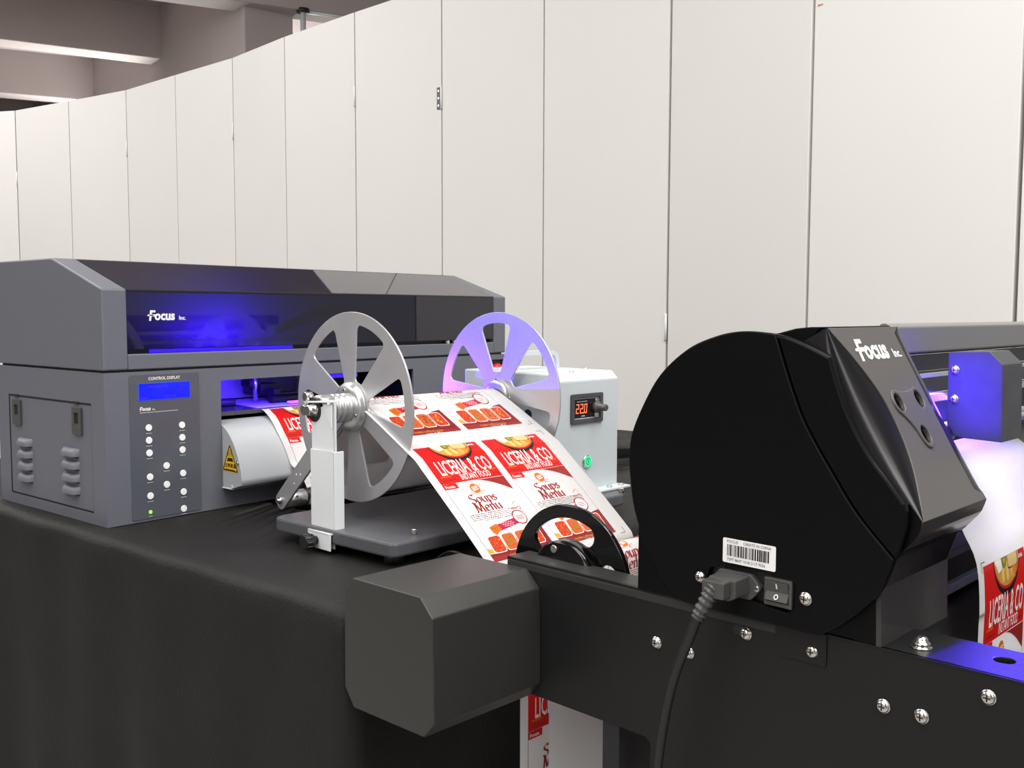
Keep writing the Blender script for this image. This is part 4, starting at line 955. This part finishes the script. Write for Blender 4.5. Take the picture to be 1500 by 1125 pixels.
swt = MB(); swt.shape([rect(-.9742, .0645, -.9495, .0872), rect(-.9715, .0680, -.9508, .0845)], .0080, lambda b, z, h: (.1440-h, b, z), G['plug'], .0005)
swt = swt.build('power_switch', cov)
mb = MB(); mb.prism([(.1340, .0845), (.1368, .0762), (.1335, .0695), (.1400, .0682), (.1430, .0682), (.1430, .0845)], 1, -.9712, -.9510, G['plug'])
mb.add([(.1342-.0004, -.9608, .0838), (.1342-.0004, -.9620, .0838), (.1357-.0004, -.9620, .0793), (.1357-.0004, -.9608, .0793)], [(0, 1, 2, 3)], G['ink'])
mb.shape([circ(-.9612, .0728, .0020, 18), circ(-.9612, .0728, .0013, 18)], .0003, lambda b, z, h: (.1352+(z-.0729)*.49-.0006-h, b, z), G['ink']); mb.build('rocker', swt)
# gantry bar, rails and carriage
mb = MB(); mb.prism(rpoly([(-.9770, .2940), (-.9820, .2945), (-.9880, .2915), (-.9880, .2670), (-.9820, .2650), (-.9770, .2650)], .003), 0, .2790, 1.20, G['bar']); mb.build('gantry_bar', m2)
mb = MB(); mb.box((.279, -.9900, .2500), (1.15, -.975, .2640), G['dark']); mb.box((.279, -.9950, .2440), (1.15, -.960, .2475), G['alu']); mb.build('guide_rail', m2)
mb = MB(); mb.box((.279, -.980, .2265), (1.15, -.972, .2420), G['lens']); mb.box((.279, -.9850, .2180), (1.15, -.978, .2255), G['alu']); mb.box((.279, -.975, .150), (1.15, -.970, .2180), G['dark']); mb.build('carriage_rail', m2)
mb = MB(); mb.cyl((.279, -.9650, .2590), (1, 0, 0), .32, .006, G['alu'], 20); mb.build('drive_shaft', m2)
CA = .3030; ca = rpoly([(-1.0290, .1960), (-1.0290, .2700), (-1.0625, .2714), (-1.0740, .2603), (-1.0755, .1945)], [.016, 0, 0, 0, 0], 8)
cbx = MB().prism(ca, 0, CA, .3530, G['black']).build('carriage', m2, bevel=.0006)
cbx.data.materials[0] = nmat('carriage_coat', (.05, .05, .055), .5, var=.3, vscale=60)
for z in (.2545, .2290):
    screw(CA, -1.0350, z, .0036, parent=cbx)
mb = MB(); mb.cyl((.262, -1.0280, .1985), (1, 0, 0), .05, .0070, G['rubber'], 20); mb.cyl((.262, -1.0280, .1985), (-1, 0, 0), .001, .0035, G['chrome'], 14); mb.build('pressure_roller', m2)
for b, z in ((-1.000, .2010), (-1.012, .1975), (-1.022, .1955)):
    mb = MB(); mb.cyl((.300, b, z-.004), (1, 0, 0), .6, .0035, G['alu2'] if b > -1.02 else G['dark'], 12); mb.build('bed_rod', m2)
# print bed and the film over it
bed = smooth_path([(-.940, .1820), (-.980, .1800), (-1.009, .1690), (-1.029, .1505), (-1.0420, .1300), (-1.0490, .1150)], .006)
mb = MB(); mb.prism(bed+[(-1.0440, .1120), (-1.000, .1100), (-.940, .1100)], 0, .284, .62, nmat('bed_dark_grey', (.06, .06, .062), .4), True); mb.build('print_bed', m2)
mb = MB(); mb.box((.284, -1.0340, .0930), (.62, -1.010, .1080), G['bar']); mb.build('bed_front_rail', m2, bevel=.001)
mb = MB(); mb.box((.284, -1.0300, .0830), (.62, -1.010, .0905), G['bar']); mb.build('bed_front_rail', m2, bevel=.001)
mb = MB(); mb.box((.284, -1.0300, .0500), (.62, -1.0150, .0590), G['box']); mb.build('bed_front_rail', m2, bevel=.001)
mb = MB(); mb.box((.284, -1.0240, -.02), (.62, -1.0100, .1080), G['dark']); mb.build('bed_apron', m2)
p2 = smooth_path([(-.940, .1835), (-.980, .1815), (-1.010, .1705), (-1.030, .1520), (-1.0435, .1310), (-1.0530, .1125), (-1.0605, .0985), (-1.0650, .0807), (-1.0672, .0473), (-1.0666, .0186), (-1.066, -.20), (-1.066, -.42)], .007)
F2 = Film(p2, (-1.065, .0807), [(-1, .290), (2, .290)])
fl2 = thing('printed_film', 'white film with a red food label over the black printer bed, purple lit', 'film', (.33, -1.05, -.4), True)
ribbon(F2, fl2)
i0 = min(range(len(F2.p)), key=lambda i: abs(F2.p[i].y-.0855)); s0 = F2.cum[i0]+F2.p[i0].y-.0855
for k in (0, 1):
    for c in (0, 1): place_label(F2, fl2, c, s0+.230*k, vs=1.06)
crop_mark(F2, fl2, s0-.004, False, True)

# ------------------------------------------------------------------ power cable plugged into the black printer
pc = thing('power_cable', 'black power cable with plug in the black printer side', 'cable', (.105, -.865, -.75), True)
mb = MB()
mb.prism(rpoly([(-.9090, .0845), (-.9350, .0845), (-.9350, .0700), (-.9290, .0662), (-.9150, .0662), (-.9090, .0700)], .0015), 0, .1155, .1385, G['plug'])
mb.prism(rpoly([(-.9090, .0835), (-.9300, .0835), (-.9300, .0690), (-.9090, .0690)], .002), 0, .1055, .1160, G['plug'])
mb.build('plug', pc, bevel=.0018)
bend = [(.1120, -.9195, .0790), (.1100, -.9160, .0730), (.1080, -.9130, .0660), (.1060, -.9090, .0570), (.1050, -.9060, .0500)]
mb = MB(); K = 26; pts = []; rad = []
for i in range(K+1):
    u = i/K*(len(bend)-1); j = min(int(u), len(bend)-2); pts.append(Vector(bend[j]).lerp(Vector(bend[j+1]), u-j)); base_r = .0080+(.0060-.0080)*i/K; rad.append(base_r if (i//2) % 2 else base_r-.0016)
mb.tube(pts, 0, G['plug'], 16, rad); mb.build('strain_relief', pc)
cp_ = [(.1052, -.9065, .0520), (.1050, -.9020, .0400), (.1050, -.8984, .0306), (.1050, -.8851, -.0023), (.1050, -.8752, -.0411), (.1050, -.8674, -.0923), (.105, -.862, -.16), (.104, -.860, -.40), (.100, -.862, -.72), (.06, -.90, -.742), (-.10, -1.05, -.744)]
sp3 = []
P3 = [Vector(p) for p in cp_]
for i in range(len(P3)-1):
    a = P3[max(i-1, 0)]; b = P3[i]; c = P3[i+1]; d = P3[min(i+2, len(P3)-1)]
    for k in range(5):
        t = k/5; sp3.append(.5*((2*b)+(c-a)*t+(2*a-5*b+4*c-d)*t*t+(3*b-a-3*c+d)*t**3))
sp3.append(P3[-1])
MB().tube(sp3, .0042, G['rubber'], 14).build('cord', pc)

for o in bpy.data.objects:
    if '_o' in o: del o['_o']
